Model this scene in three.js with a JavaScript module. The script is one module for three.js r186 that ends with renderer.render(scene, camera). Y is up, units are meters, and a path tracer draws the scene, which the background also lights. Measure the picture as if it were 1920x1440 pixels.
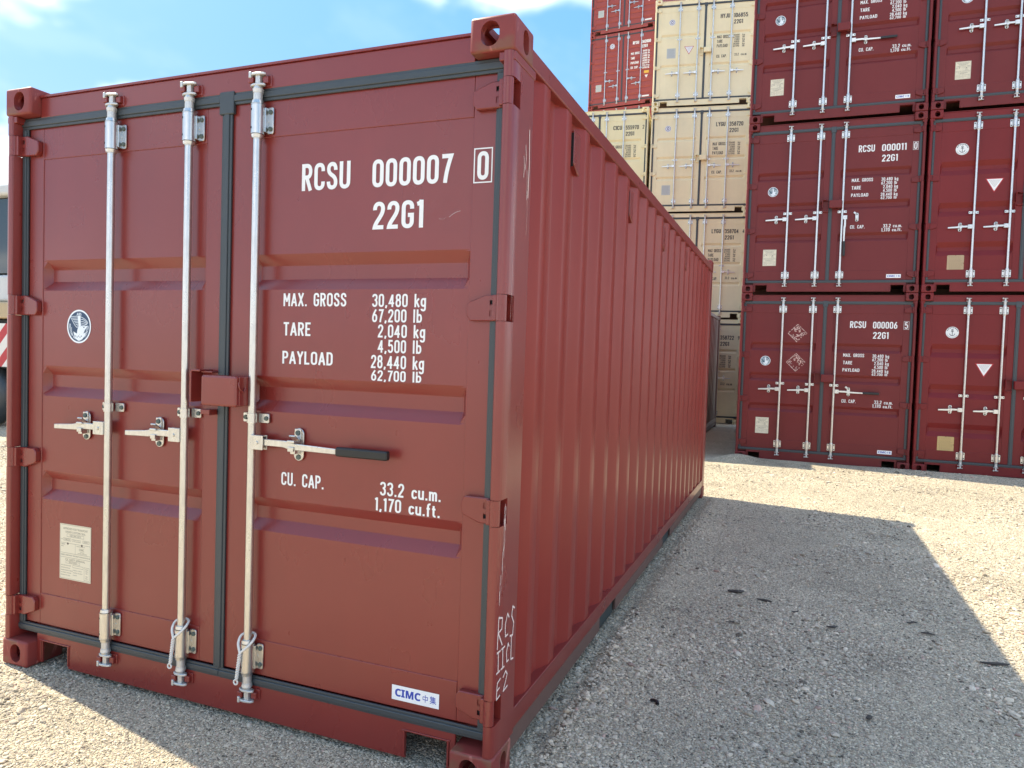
import * as THREE from 'three';
import { RoundedBoxGeometry } from 'three/addons/geometries/RoundedBoxGeometry.js';
import { mergeGeometries, toCreasedNormals } from 'three/addons/utils/BufferGeometryUtils.js';
import { Brush, Evaluator, SUBTRACTION } from 'three-bvh-csg';

// ------------------------------------------------------------------ camera, sky, sun, exposure
const scene = new THREE.Scene();
const camera = new THREE.PerspectiveCamera(55.86, 4 / 3, 0.05, 600);
camera.rotation.order = 'YXZ';
camera.position.set(2.1099, 1.4743, 2.2098);
camera.rotation.set(-0.03712, 0.37228, 0.03243);

const SUN = new THREE.Vector3(-2.02, 2.591, -0.40).normalize();
const SUN_POWER = 4.2, SKY_POWER = 1.0;
function rng(seed) { let s = seed >>> 0; return () => { s = (s + 0x6d2b79f5) | 0; let t = Math.imul(s ^ (s >>> 15), 1 | s); t = (t + Math.imul(t ^ (t >>> 7), 61 | t)) ^ t; return ((t ^ (t >>> 14)) >>> 0) / 4294967296; }; }
function hash3(x, y, z) { let h = Math.imul(x, 374761393) ^ Math.imul(y, 668265263) ^ Math.imul(z, 2147483647 ^ 0x5bd1e995); h = Math.imul(h ^ (h >>> 13), 1274126177); return ((h ^ (h >>> 16)) >>> 0) / 4294967296; }
function noise3(x, y, z) {
  const X = Math.floor(x), Y = Math.floor(y), Z = Math.floor(z), f = (t) => t * t * t * (t * (t * 6 - 15) + 10);
  const u = f(x - X), v = f(y - Y), w = f(z - Z), L = (a, b, t) => a + (b - a) * t;
  const h = (i, j, k) => hash3(X + i, Y + j, Z + k);
  return L(L(L(h(0, 0, 0), h(1, 0, 0), u), L(h(0, 1, 0), h(1, 1, 0), u), v), L(L(h(0, 0, 1), h(1, 0, 1), u), L(h(0, 1, 1), h(1, 1, 1), u), v), w);
}
const fbm3 = (x, y, z, o = 5) => { let s = 0, a = 0.5, n = 0; for (let i = 0; i < o; i++) { s += a * noise3(x, y, z); n += a; a *= 0.5; x = x * 2.03 + 7.1; y = y * 2.03 + 3.7; z = z * 2.03 + 1.3; } return s / n; };
const clamp = (x, a = 0, b = 1) => Math.min(b, Math.max(a, x)), sstep = (a, b, x) => { const t = clamp((x - a) / (b - a)); return t * t * (3 - 2 * t); }, mix = (a, b, t) => a + (b - a) * t;
{
  const W = 1536, H = 768, data = new Float32Array(W * H * 4);
  for (let j = 0; j < H; j++) {
    const el = ((j + 0.5) / H - 0.5) * Math.PI, sy = Math.sin(el), cy = Math.cos(el);
    for (let i = 0; i < W; i++) {
      const az = ((i + 0.5) / W - 0.5) * 2 * Math.PI, x = cy * Math.cos(az), z = cy * Math.sin(az), o = (j * W + i) * 4;
      let r, g, b;
      if (sy < 0) { r = 0.42; g = 0.4; b = 0.36; } else {
        const cosS = x * SUN.x + sy * SUN.y + z * SUN.z, ang = Math.acos(clamp(cosS, -1, 1)) * 57.3;
        const hz = Math.exp(-sy * 8.5), zen = Math.pow(sy, 0.8);
        r = mix(0.082, 0.075, zen) + 0.80 * hz; g = mix(0.278, 0.24, zen) + 0.62 * hz; b = mix(0.54, 0.50, zen) + 0.42 * hz;
        const halo = 2.6 * Math.exp(-ang / 10) + 0.12 * Math.exp(-ang / 30);
        r += halo * 0.95; g += halo * 0.92; b += halo * 0.82;
        // fair-weather clouds: a thin layer high up, projected on a flat ceiling
        const k = 1 / (sy + 0.10), px = x * k, pz = z * k;
        const d = fbm3(px * 1.5 + 63.9045, pz * 1.5 + 2.2296, 3.3, 6), big = fbm3(px * 0.45 + 66.2294, pz * 0.45 + 31.2296, 8.1, 3);
        let c = sstep(0.54, 0.65, d * 0.72 + big * 0.40) * sstep(0.0, 0.08, sy);
        const wis = fbm3(px * 5 + 40, pz * 3.2 + 12, 5.5, 5);
        c = clamp(c * mix(0.75, 1.1, wis) + 0.04 * sstep(0.5, 0.75, wis));
        r = mix(r, 1.22, c); g = mix(g, 1.20, c); b = mix(b, 1.19, c);
      }
      data[o] = r * SKY_POWER; data[o + 1] = g * SKY_POWER; data[o + 2] = b * SKY_POWER; data[o + 3] = 1;
    }
  }
  const sky = new THREE.DataTexture(data, W, H, THREE.RGBAFormat, THREE.FloatType);
  sky.mapping = THREE.EquirectangularReflectionMapping; sky.magFilter = THREE.LinearFilter; sky.minFilter = THREE.LinearFilter; sky.colorSpace = THREE.LinearSRGBColorSpace; sky.needsUpdate = true;
  scene.background = sky; scene.environment = sky;
}
const sun = new THREE.DirectionalLight(new THREE.Color().setRGB(1, 0.925, 0.71), SUN_POWER);
sun.position.copy(SUN).multiplyScalar(60); sun.castShadow = true; sun.shadow.mapSize.set(4096, 4096); sun.shadow.bias = -0.0004;
Object.assign(sun.shadow.camera, { left: -26, right: 26, top: 26, bottom: -26, near: 5, far: 120 });
scene.add(sun, sun.target);
const renderer = new THREE.WebGLRenderer({ antialias: true });
renderer.setSize(1024, 768); renderer.shadowMap.enabled = true; renderer.shadowMap.type = THREE.PCFSoftShadowMap;
renderer.toneMapping = THREE.LinearToneMapping; renderer.toneMappingExposure = 2.15;

// ------------------------------------------------------------------ helpers
const used = new Map();
function numbered(n) { const k = used.get(n) ?? 0; used.set(n, k + 1); return k ? n + '_' + String(k).padStart(3, '0') : n; }
function tag(o, label, category, group, kind) { if (label) o.userData.label = label; if (category) o.userData.category = category; if (group) o.userData.group = group; if (kind) o.userData.kind = kind; return o; }
const shadows = (m) => { m.castShadow = m.receiveShadow = true; return m; };
function metric(g) {   // uv in metres, by the face's main direction
  g = g.index ? g.toNonIndexed() : g;
  const p = g.attributes.position, uv = new Float32Array(p.count * 2), a = new THREE.Vector3(), b = new THREE.Vector3(), c = new THREE.Vector3();
  for (let i = 0; i < p.count; i += 3) {
    a.fromBufferAttribute(p, i); b.fromBufferAttribute(p, i + 1).sub(a); c.fromBufferAttribute(p, i + 2).sub(a); b.cross(c);
    const ax = Math.abs(b.x), ay = Math.abs(b.y), az = Math.abs(b.z);
    for (let k = i; k < i + 3; k++) {
      const x = p.getX(k), y = p.getY(k), z = p.getZ(k);
      if (az >= ax && az >= ay) { uv[k * 2] = x; uv[k * 2 + 1] = y; } else if (ax >= ay) { uv[k * 2] = z + 0.37; uv[k * 2 + 1] = y; } else { uv[k * 2] = x; uv[k * 2 + 1] = z; }
    }
  }
  g.setAttribute('uv', new THREE.BufferAttribute(uv, 2));
  for (const k of Object.keys(g.attributes)) if (!['position', 'normal', 'uv'].includes(k)) g.deleteAttribute(k);
  return g;
}
function join(list) { const g = mergeGeometries(list.map((q) => { let h = q.index ? q.toNonIndexed() : q; if (!h.attributes.normal) h.computeVertexNormals(); return metric(h); })); return g; }
function part(name, geos, mat, parent) {
  const g = Array.isArray(geos) ? (geos.joined ??= join(geos)) : geos;
  const m = shadows(new THREE.Mesh(g, mat)); m.name = name; parent.add(m); return m;
}
const M4 = new THREE.Matrix4();
const at = (g, x, y, z) => g.translate(x, y, z);
const box = (x0, x1, y0, y1, z0, z1, r = 0.003) => {
  const w = x1 - x0, h = y1 - y0, d = z1 - z0; r = Math.min(r, w * 0.3, h * 0.3, d * 0.3);
  return at(r > 0.0009 ? new RoundedBoxGeometry(w, h, d, 1, r) : new THREE.BoxGeometry(w, h, d), (x0 + x1) / 2, (y0 + y1) / 2, (z0 + z1) / 2);
};
const cyl = (r0, r1, h, n = 18) => new THREE.CylinderGeometry(r0, r1, h, n);
function mirrorX(g) {
  g = (g.index ? g.toNonIndexed() : g.clone()); const p = g.attributes.position;
  g.applyMatrix4(M4.makeScale(-1, 1, 1));
  for (const k of Object.keys(g.attributes)) { const q = g.attributes[k], s = q.itemSize; for (let i = 0; i < p.count; i += 3) for (let c = 0; c < s; c++) { const t = q.array[(i + 1) * s + c]; q.array[(i + 1) * s + c] = q.array[(i + 2) * s + c]; q.array[(i + 2) * s + c] = t; } }
  return g;
}
function mirrorAxis(g, sx, sy, sz) {
  g = (g.index ? g.toNonIndexed() : g.clone());
  g.applyMatrix4(M4.makeScale(sx, sy, sz));
  if (sx * sy * sz < 0) for (const k of Object.keys(g.attributes)) { const q = g.attributes[k], s = q.itemSize; for (let i = 0; i < q.count; i += 3) for (let c = 0; c < s; c++) { const t = q.array[(i + 1) * s + c]; q.array[(i + 1) * s + c] = q.array[(i + 2) * s + c]; q.array[(i + 2) * s + c] = t; } }
  return g;
}
const creased = (g, a = 0.55) => toCreasedNormals(g, a);
// prism along y from an outline in (x, z)
function prism(pts, y0, y1) {
  const s = new THREE.Shape(pts.map(([x, z]) => new THREE.Vector2(x, -z)));
  const g = new THREE.ExtrudeGeometry(s, { depth: y1 - y0, bevelEnabled: false });
  g.rotateX(-Math.PI / 2); return creased(at(g, 0, y0, 0), 0.6);
}
// plate in (x, y) of thickness d towards +z from z0
function plate(shape, z0, d, bevel = 0.0012) {
  const g = new THREE.ExtrudeGeometry(shape, { depth: Math.max(1e-4, d - 2 * bevel), bevelEnabled: bevel > 0, bevelThickness: bevel, bevelSize: bevel, bevelOffset: -bevel, bevelSegments: 1, curveSegments: 10 });
  return creased(at(g, 0, 0, z0 + bevel), 0.5);
}
function stadium(w, h, x = 0, y = 0) { // upright or lying rounded slot
  const s = new THREE.Shape(), r = Math.min(w, h) / 2;
  if (h >= w) { s.moveTo(x - r, y - h / 2 + r); s.absarc(x, y - h / 2 + r, r, Math.PI, 2 * Math.PI, false); s.absarc(x, y + h / 2 - r, r, 0, Math.PI, false); }
  else { s.moveTo(x + w / 2 - r, y - r); s.absarc(x + w / 2 - r, y, r, -Math.PI / 2, Math.PI / 2, false); s.absarc(x - w / 2 + r, y, r, Math.PI / 2, 1.5 * Math.PI, false); }
  return s;
}
function rrect(x0, x1, y0, y1, r) { const s = new THREE.Shape(); s.moveTo(x0 + r, y0); s.lineTo(x1 - r, y0); s.absarc(x1 - r, y0 + r, r, -Math.PI / 2, 0, false); s.lineTo(x1, y1 - r); s.absarc(x1 - r, y1 - r, r, 0, Math.PI / 2, false); s.lineTo(x0 + r, y1); s.absarc(x0 + r, y1 - r, r, Math.PI / 2, Math.PI, false); s.lineTo(x0, y0 + r); s.absarc(x0 + r, y0 + r, r, Math.PI, 1.5 * Math.PI, false); return s; }
const disc = (r, x, y, z, h = 0.004, n = 14) => at(cyl(r * 0.86, r, h, n).rotateX(Math.PI / 2), x, y, z + h / 2);

// ------------------------------------------------------------------ textures of surfaces
function tex(c, srgb, rx = 1, ry = rx) { const t = c.isTexture ? c.clone() : new THREE.CanvasTexture(c); t.wrapS = t.wrapT = THREE.RepeatWrapping; t.repeat.set(rx, ry); if (srgb) t.colorSpace = THREE.SRGBColorSpace; t.anisotropy = 8; t.needsUpdate = true; return t; }
function gray(N, f, rgba = false) {
  const d = new Uint8Array(N * N * 4);
  for (let j = 0; j < N; j++) for (let i = 0; i < N; i++) { const v = f(i / N, j / N), o = (j * N + i) * 4; if (rgba) { d[o] = clamp(v[0]) * 255; d[o + 1] = clamp(v[1]) * 255; d[o + 2] = clamp(v[2]) * 255; } else d[o] = d[o + 1] = d[o + 2] = clamp(v) * 255; d[o + 3] = 255; }
  const t = new THREE.DataTexture(d, N, N); t.magFilter = THREE.LinearFilter; t.minFilter = THREE.LinearMipmapLinearFilter; t.generateMipmaps = true; t.wrapS = t.wrapT = THREE.RepeatWrapping; t.needsUpdate = true; return t;
}
// a seamless 2-D noise: a torus in noise space would need 4-D, so tiles are blended at their borders
function tiled(f) { return (u, v) => { const a = sstep(0.8, 1, u), b = sstep(0.8, 1, v); return mix(mix(f(u, v), f(u - 1, v), a), mix(f(u, v - 1), f(u - 1, v - 1), a), b); }; }
const wear = tiled((u, v) => {
  const m = fbm3(u * 4, v * 4, 1.5, 4), fine = fbm3(u * 60, v * 60, 4.5, 3), streak = fbm3(u * 40, v * 2.2, 9.5, 3), sp = noise3(u * 260, v * 260, 2.2);
  return 0.93 + 0.22 * (m - 0.5) + 0.04 * (fine - 0.5) + 0.06 * (streak - 0.5) + (sp > 0.985 ? 0.05 : 0) - (sp < 0.012 ? 0.10 : 0);
});
const wearMap = gray(1024, wear);
const glossMap = gray(512, tiled((u, v) => 0.78 + 0.34 * (fbm3(u * 5, v * 5, 21.5, 4) - 0.5) + 0.05 * (fbm3(u * 50, v * 14, 22.5, 3) - 0.5)));
const sheetMap = (() => { const N = 256, f = tiled((u, v) => fbm3(u * 6, v * 4, 31.5, 2)), d = new Float32Array(N * N * 4); for (let j = 0; j < N; j++) for (let i = 0; i < N; i++) { const o = (j * N + i) * 4; d[o] = d[o + 1] = d[o + 2] = f(i / N, j / N); d[o + 3] = 1; } const t = new THREE.DataTexture(d, N, N, THREE.RGBAFormat, THREE.FloatType); t.magFilter = t.minFilter = THREE.LinearFilter; t.wrapS = t.wrapT = THREE.RepeatWrapping; t.needsUpdate = true; return t; })();
const srgbless = (t, r) => { const q = t.clone(); q.repeat.set(r, r); q.needsUpdate = true; return q; };
function paint(r, g, b, o = {}) {
  return new THREE.MeshPhysicalMaterial({ color: new THREE.Color().setRGB(r, g, b), roughness: o.rough ?? 0.46, metalness: 0, map: srgbless(wearMap, 0.45), roughnessMap: srgbless(glossMap, 0.6), bumpMap: srgbless(sheetMap, 0.5), bumpScale: o.bump ?? 0.0024, specularIntensity: o.spec ?? 0.5, ior: o.ior ?? 1.5, ...(o.coat ? { clearcoat: o.coat, clearcoatRoughness: 0.25 } : {}) });
}
const spangle = gray(512, tiled((u, v) => 0.86 + 0.22 * (fbm3(u * 30, v * 9, 51.5, 3) - 0.5) + 0.05 * (noise3(u * 120, v * 60, 5.5) - 0.5)));
function metal(c, rough, o = {}) { return new THREE.MeshStandardMaterial({ color: new THREE.Color().setRGB(...c), metalness: o.m ?? 0.9, roughness: rough, map: srgbless(spangle, 3), roughnessMap: srgbless(spangle, 2.2) }); }
const flat = (r, g, b, rough = 0.7) => new THREE.MeshStandardMaterial({ color: new THREE.Color().setRGB(r, g, b), roughness: rough });

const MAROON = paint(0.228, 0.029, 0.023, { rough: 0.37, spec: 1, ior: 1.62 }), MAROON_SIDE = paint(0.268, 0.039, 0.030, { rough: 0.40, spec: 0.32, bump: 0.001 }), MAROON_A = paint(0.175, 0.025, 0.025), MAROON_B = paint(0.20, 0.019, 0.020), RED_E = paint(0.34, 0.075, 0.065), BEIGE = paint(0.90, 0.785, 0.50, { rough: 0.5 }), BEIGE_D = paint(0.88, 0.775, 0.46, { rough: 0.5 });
const UNDERCOAT = paint(0.160, 0.092, 0.073, { rough: 0.75 });
const CASTING = (() => {
  const f = tiled((u, v) => fbm3(u * 9, v * 9, 71.5, 5)), g = tiled((u, v) => fbm3(u * 26 + v * 9, v * 6, 73.5, 4)), h = tiled((u, v) => fbm3(u * 5, v * 5, 77.5, 4));
  const t = gray(512, (u, v) => { const s = sstep(0.60, 0.70, g(u, v)) * sstep(0.46, 0.56, f(u, v)) * 0.75, r = sstep(0.50, 0.62, h(u, v)) * 0.75, k = 1 + 0.3 * (f(u, v) - 0.5); const e = (x) => Math.pow(clamp(x), 1 / 2.2); return [e(mix(mix(0.50 * k, 0.42, r), 0.95, s)), e(mix(mix(0.24 * k, 0.50, r), 0.95, s)), e(mix(mix(0.25 * k, 0.36, r), 0.95, s))]; }, true);
  t.colorSpace = THREE.SRGBColorSpace; t.repeat.set(1.7, 1.7);
  return new THREE.MeshPhysicalMaterial({ color: new THREE.Color().setRGB(0.46, 0.16, 0.13), map: t, roughness: 0.5, specularIntensity: 0.8 });
})();
const ZINC = metal([0.74, 0.73, 0.70], 0.34, { m: 0.92 }), ZINC_DULL = metal([0.74, 0.73, 0.70], 0.58, { m: 0.75 });
const RUBBER = new THREE.MeshPhysicalMaterial({ color: new THREE.Color().setRGB(0.034, 0.044, 0.050), roughness: 0.44, ior: 1.6, bumpMap: srgbless(sheetMap, 3), bumpScale: 0.001 });
const POCKET = flat(0.030, 0.040, 0.037, 0.7), RUBBER_BLACK = flat(0.012, 0.013, 0.014, 0.4), BOLT = flat(0.085, 0.11, 0.095, 0.5), VOID = flat(0.012, 0.014, 0.016, 0.9), INSIDE = flat(0.05, 0.022, 0.02, 0.9);
const WHITE_PRINT = new THREE.Color().setRGB(0.84, 0.83, 0.81), DARK_PRINT = new THREE.Color().setRGB(0.05, 0.048, 0.045);

// ------------------------------------------------------------------ lettering: a narrow one-stroke alphabet as on freight containers
const GLYPH = {
  '0': [4.5, 'M.7 2.6C.7 1.3 1.3 .7 2.25 .7C3.2 .7 3.8 1.3 3.8 2.6L3.8 7.4C3.8 8.7 3.2 9.3 2.25 9.3C1.3 9.3 .7 8.7 .7 7.4Z'],
  '1': [2.6, 'M.2 1.5C1 1.3 1.6 1 1.75 .1L1.75 10'],
  '2': [4.5, 'M.75 3C.7 1.5 1.3 .7 2.25 .7C3.2 .7 3.8 1.4 3.8 2.6C3.8 4 3 5.2 2.2 6.4C1.3 7.7 .9 8.5 .75 9.3L4.1 9.3'],
  '3': [4.5, 'M.7 2.4C.75 1.2 1.3 .7 2.2 .7C3.2 .7 3.75 1.3 3.75 2.6C3.75 3.9 3.2 4.6 2 4.6M2 4.6C3.2 4.6 3.8 5.4 3.8 7C3.8 8.6 3.2 9.3 2.2 9.3C1.2 9.3 .75 8.7 .7 7.4'],
  '4': [4.7, 'M3.1 10L3.1 .6L.6 7.1L4.5 7.1'],
  '5': [4.5, 'M3.9 .7L1.1 .7L.9 4.7C1.4 4.1 1.8 3.9 2.3 3.9C3.3 3.9 3.8 4.8 3.8 6.6C3.8 8.6 3.1 9.3 2.2 9.3C1.3 9.3 .8 8.8 .7 7.6'],
  '6': [4.5, 'M3.3 .2C1.9 2.6 .8 4.6 .75 6.6C.75 8.5 1.3 9.3 2.25 9.3C3.2 9.3 3.8 8.5 3.8 6.7C3.8 5 3.2 4.3 2.3 4.3C1.6 4.3 1.1 4.8 .8 5.6'],
  '7': [4.3, 'M.3 .7L3.7 .7C2.7 3.8 1.9 6.6 1.6 10'],
  '8': [4.5, 'M2.25 4.6C1.3 4.6 .85 3.9 .85 2.6C.85 1.3 1.4 .7 2.25 .7C3.1 .7 3.65 1.3 3.65 2.6C3.65 3.9 3.2 4.6 2.25 4.6C1.2 4.6 .7 5.5 .7 7C.7 8.6 1.3 9.3 2.25 9.3C3.2 9.3 3.8 8.6 3.8 7C3.8 5.5 3.3 4.6 2.25 4.6Z'],
  '9': [4.5, 'M1.2 9.8C2.6 7.4 3.7 5.4 3.75 3.4C3.75 1.5 3.2 .7 2.25 .7C1.3 .7 .7 1.5 .7 3.3C.7 5 1.3 5.7 2.2 5.7C2.9 5.7 3.4 5.2 3.7 4.4'],
  A: [4.9, 'M.5 10L2.45 .3L4.4 10M1.1 7L3.8 7'], C: [4.5, 'M3.8 3.1L3.8 2.6C3.8 1.3 3.2 .7 2.25 .7C1.3 .7 .7 1.3 .7 2.6L.7 7.4C.7 8.7 1.3 9.3 2.25 9.3C3.2 9.3 3.8 8.7 3.8 7.4L3.8 6.9'],
  D: [4.5, 'M.7 .7L2 .7C3.2 .7 3.8 1.5 3.8 3L3.8 7C3.8 8.5 3.2 9.3 2 9.3L.7 9.3Z'], E: [4, 'M3.9 .7L.7 .7L.7 9.3L3.9 9.3M.7 4.9L3.4 4.9'],
  F: [4, 'M3.9 .7L.7 .7L.7 10M.7 4.9L3.4 4.9'], G: [4.5, 'M3.8 3.1L3.8 2.6C3.8 1.3 3.2 .7 2.25 .7C1.3 .7 .7 1.3 .7 2.6L.7 7.4C.7 8.7 1.3 9.3 2.25 9.3C3.2 9.3 3.8 8.7 3.8 7.4L3.8 5.3L2.3 5.3'],
  H: [4.5, 'M.7 0L.7 10M3.8 0L3.8 10M.7 4.9L3.8 4.9'], I: [1.4, 'M.7 0L.7 10'], J: [4, 'M3.3 0L3.3 7.4C3.3 8.7 2.8 9.3 2 9.3C1.1 9.3 .7 8.7 .7 7.2'],
  L: [3.9, 'M.7 0L.7 9.3L3.8 9.3'], M: [5.6, 'M.7 10L.7 .3L2.8 6.5L4.9 .3L4.9 10'], O: [4.7, 'M.7 2.7C.7 1.3 1.4 .7 2.35 .7C3.3 .7 4 1.3 4 2.7L4 7.3C4 8.7 3.3 9.3 2.35 9.3C1.4 9.3 .7 8.7 .7 7.3Z'],
  P: [4.4, 'M.7 10L.7 .7L2.1 .7C3.2 .7 3.75 1.5 3.75 2.9C3.75 4.4 3.2 5.2 2.1 5.2L.7 5.2'], R: [4.5, 'M.7 10L.7 .7L2.1 .7C3.2 .7 3.75 1.5 3.75 2.8C3.75 4.2 3.2 5 2.1 5L.7 5M2.1 5L3.8 10'],
  S: [4.5, 'M3.75 3C3.75 1.4 3.2 .7 2.25 .7C1.3 .7 .75 1.4 .75 2.5C.75 3.6 1.3 4.2 2.2 4.8C3.2 5.4 3.8 6.2 3.8 7.4C3.8 8.7 3.2 9.3 2.25 9.3C1.3 9.3 .75 8.7 .7 7.1'],
  T: [4.4, 'M.1 .7L4.3 .7M2.2 .7L2.2 10'], U: [4.5, 'M.7 0L.7 7.4C.7 8.7 1.3 9.3 2.25 9.3C3.2 9.3 3.8 8.7 3.8 7.4L3.8 0'], X: [4.7, 'M.5 0L4.2 10M4.2 0L.5 10'], Y: [4.5, 'M.4 0L2.25 5L4.1 0M2.25 5L2.25 10'],
  k: [4, 'M.7 0L.7 10M3.5 3.4L.8 7M1.7 5.9L3.7 10'], g: [4.4, 'M3.6 3.1L3.6 10.6C3.6 11.9 3.1 12.4 2.2 12.4C1.4 12.4 .9 12 .8 11.2M3.6 6.3C3.6 4.6 3 3.8 2.2 3.8C1.3 3.8 .7 4.6 .7 6.4C.7 8.3 1.3 9 2.2 9C3 9 3.6 8.2 3.6 6.5'],
  l: [1.9, 'M.9 0L.9 10'], b: [4.4, 'M.7 0L.7 10M.7 6.6C.7 4.9 1.3 4.1 2.2 4.1C3.1 4.1 3.7 4.9 3.7 6.7C3.7 8.5 3.1 9.3 2.2 9.3C1.3 9.3 .7 8.5 .7 6.8'],
  c: [4, 'M3.5 5.3C3.3 4.4 2.8 4.1 2.1 4.1C1.2 4.1 .7 4.9 .7 6.7C.7 8.5 1.2 9.3 2.1 9.3C2.8 9.3 3.3 8.9 3.5 8'], u: [4.2, 'M.7 3.4L.7 7.7C.7 8.8 1.2 9.3 2 9.3C2.9 9.3 3.5 8.7 3.5 7.5L3.5 3.4M3.5 7L3.5 10'],
  m: [5.8, 'M.7 3.4L.7 10M.7 5.6C.9 4.6 1.3 4.1 1.9 4.1C2.6 4.1 2.9 4.6 2.9 5.6L2.9 10M2.9 5.6C3.1 4.6 3.5 4.1 4.1 4.1C4.8 4.1 5.1 4.6 5.1 5.6L5.1 10'], f: [3, 'M2.9 .7C1.7 .6 1.2 1.1 1.2 2.4L1.2 10M.1 4.1L2.6 4.1'], t: [3, 'M1.2 1.6L1.2 8C1.2 9 1.6 9.4 2.7 9.3M.1 4.1L2.6 4.1'],
  '.': [1.8, 'M.9 8.5L.9 10'], ',': [2, 'M1.2 8.6L.6 10.9'], ' ': [3.6, ''],
};
const advance = (s) => [...s].reduce((w, c) => w + (GLYPH[c]?.[0] ?? 4) + 0.95, -0.95);
// draws s so that it fills x0..x1 (metres), capitals from yTop to yBottom; the context maps metres with y up
function letter(ctx, s, x0, x1, yT, yB, weight = 1.5) {
  const k = (yT - yB) / 10, w = advance(s), kx = (x1 - x0) / w;
  let x = 0;
  for (const c of s) {
    const [a, d] = GLYPH[c] ?? [4, ''];
    if (d) { ctx.save(); ctx.translate(x0 + x * kx, yT); ctx.scale(kx, -k); ctx.lineWidth = weight; ctx.lineCap = 'butt'; ctx.lineJoin = 'miter'; ctx.miterLimit = 3; ctx.stroke(new Path2D(d)); ctx.restore(); }
    x += a + 0.95;
  }
}
function sheet(x0, x1, y0, y1, ppm, draw, bg) {
  const c = document.createElement('canvas'); c.width = Math.round((x1 - x0) * ppm); c.height = Math.round((y1 - y0) * ppm);
  const ctx = c.getContext('2d'); ctx.fillStyle = bg; ctx.fillRect(0, 0, c.width, c.height);
  ctx.setTransform(ppm, 0, 0, -ppm, -x0 * ppm, y1 * ppm); draw(ctx, c); return c;
}
function stencil(x0, x1, y0, y1, ppm, draw, color, rough = 0.5) {       // paint laid on in the shape that draw() leaves white
  const a = new THREE.CanvasTexture(sheet(x0, x1, y0, y1, ppm, (c) => { c.strokeStyle = c.fillStyle = '#fff'; draw(c); }, '#000'));
  a.needsUpdate = true;
  const m = new THREE.MeshStandardMaterial({ color, roughness: rough, alphaMap: a, transparent: true });
  const g = new THREE.PlaneGeometry(x1 - x0, y1 - y0); g.translate((x0 + x1) / 2, (y0 + y1) / 2, 0);
  return { g, m };
}
function lay(name, st, parent, z, x = 0, y = 0) { const m = new THREE.Mesh(st.g, st.m); m.name = name; m.receiveShadow = true; m.position.set(x, y, z); parent.add(m); return m; }
function printed(c, rough = 0.45) { const t = new THREE.CanvasTexture(c); t.colorSpace = THREE.SRGBColorSpace; t.anisotropy = 8; return new THREE.MeshStandardMaterial({ map: t, roughness: rough }); }

// ------------------------------------------------------------------ the shapes of a container, made once
const ZD = -0.06, L = 6.058, HH = 2.591, W2 = 1.219;
const memo = {};
const once = (k, f) => (memo[k] ??= f());
function casting() {
  return once('casting', () => {
    const ev = new Evaluator(); ev.useGroups = false; ev.attributes = ['position', 'normal', 'uv'];
    let b = new Brush(new RoundedBoxGeometry(0.162, 0.118, 0.178, 2, 0.011));
    const cut = (g) => { const q = new Brush(g); q.updateMatrixWorld(); b = ev.evaluate(b, q, SUBTRACTION); };
    cut(new THREE.BoxGeometry(0.108, 0.064, 0.122).translate(-0.003, 0, -0.003));
    const ex = (s, d) => new THREE.ExtrudeGeometry(s, { depth: d, bevelEnabled: false, curveSegments: 10 });
    cut(ex(stadium(0.066, 0.082), 0.06).translate(-0.008, 0, 0.05));
    cut(ex(stadium(0.052, 0.080), 0.06).rotateY(Math.PI / 2).translate(0.045, 0, -0.013));
    cut(ex(stadium(0.064, 0.124), 0.06).rotateX(-Math.PI / 2).translate(-0.008, 0.025, -0.013));
    return creased(b.geometry.clone(), 0.6);
  });
}
function castingAt(sx, sy, sz) { return once('casting' + sx + sy + sz, () => join([mirrorAxis(casting(), sx, sy, sz).translate(sx * (W2 - 0.081), sy > 0 ? HH - 0.059 : 0.059, sz > 0 ? -0.089 : -L + 0.089)])); }
const HINGE_Y = [2.345, 1.636, 0.95, 0.27], HN = 0.045;
function frontPost() {
  return once('post', () => {
    const core = [[1.150, -0.2], [1.215, -0.2], [1.215, -0.075], [1.176, -0.075], [1.176, -0.1], [1.150, -0.1]];
    const nose = [[1.176, -0.075], [1.215, -0.075], [1.215, -0.020], [1.212, -0.0115], [1.206, -0.0055], [1.199, -0.003], [1.188, -0.003], [1.181, -0.0055], [1.177, -0.0115], [1.176, -0.02]].reverse();
    const list = [prism(core.slice().reverse(), 0.118, HH - 0.118)];
    const cuts = [0.118, ...HINGE_Y.slice().reverse().flatMap((y) => [y - HN, y + HN]), HH - 0.118];
    for (let i = 0; i < cuts.length; i += 2) list.push(prism(nose, cuts[i], cuts[i + 1]));
    return join(list);
  });
}
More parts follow.
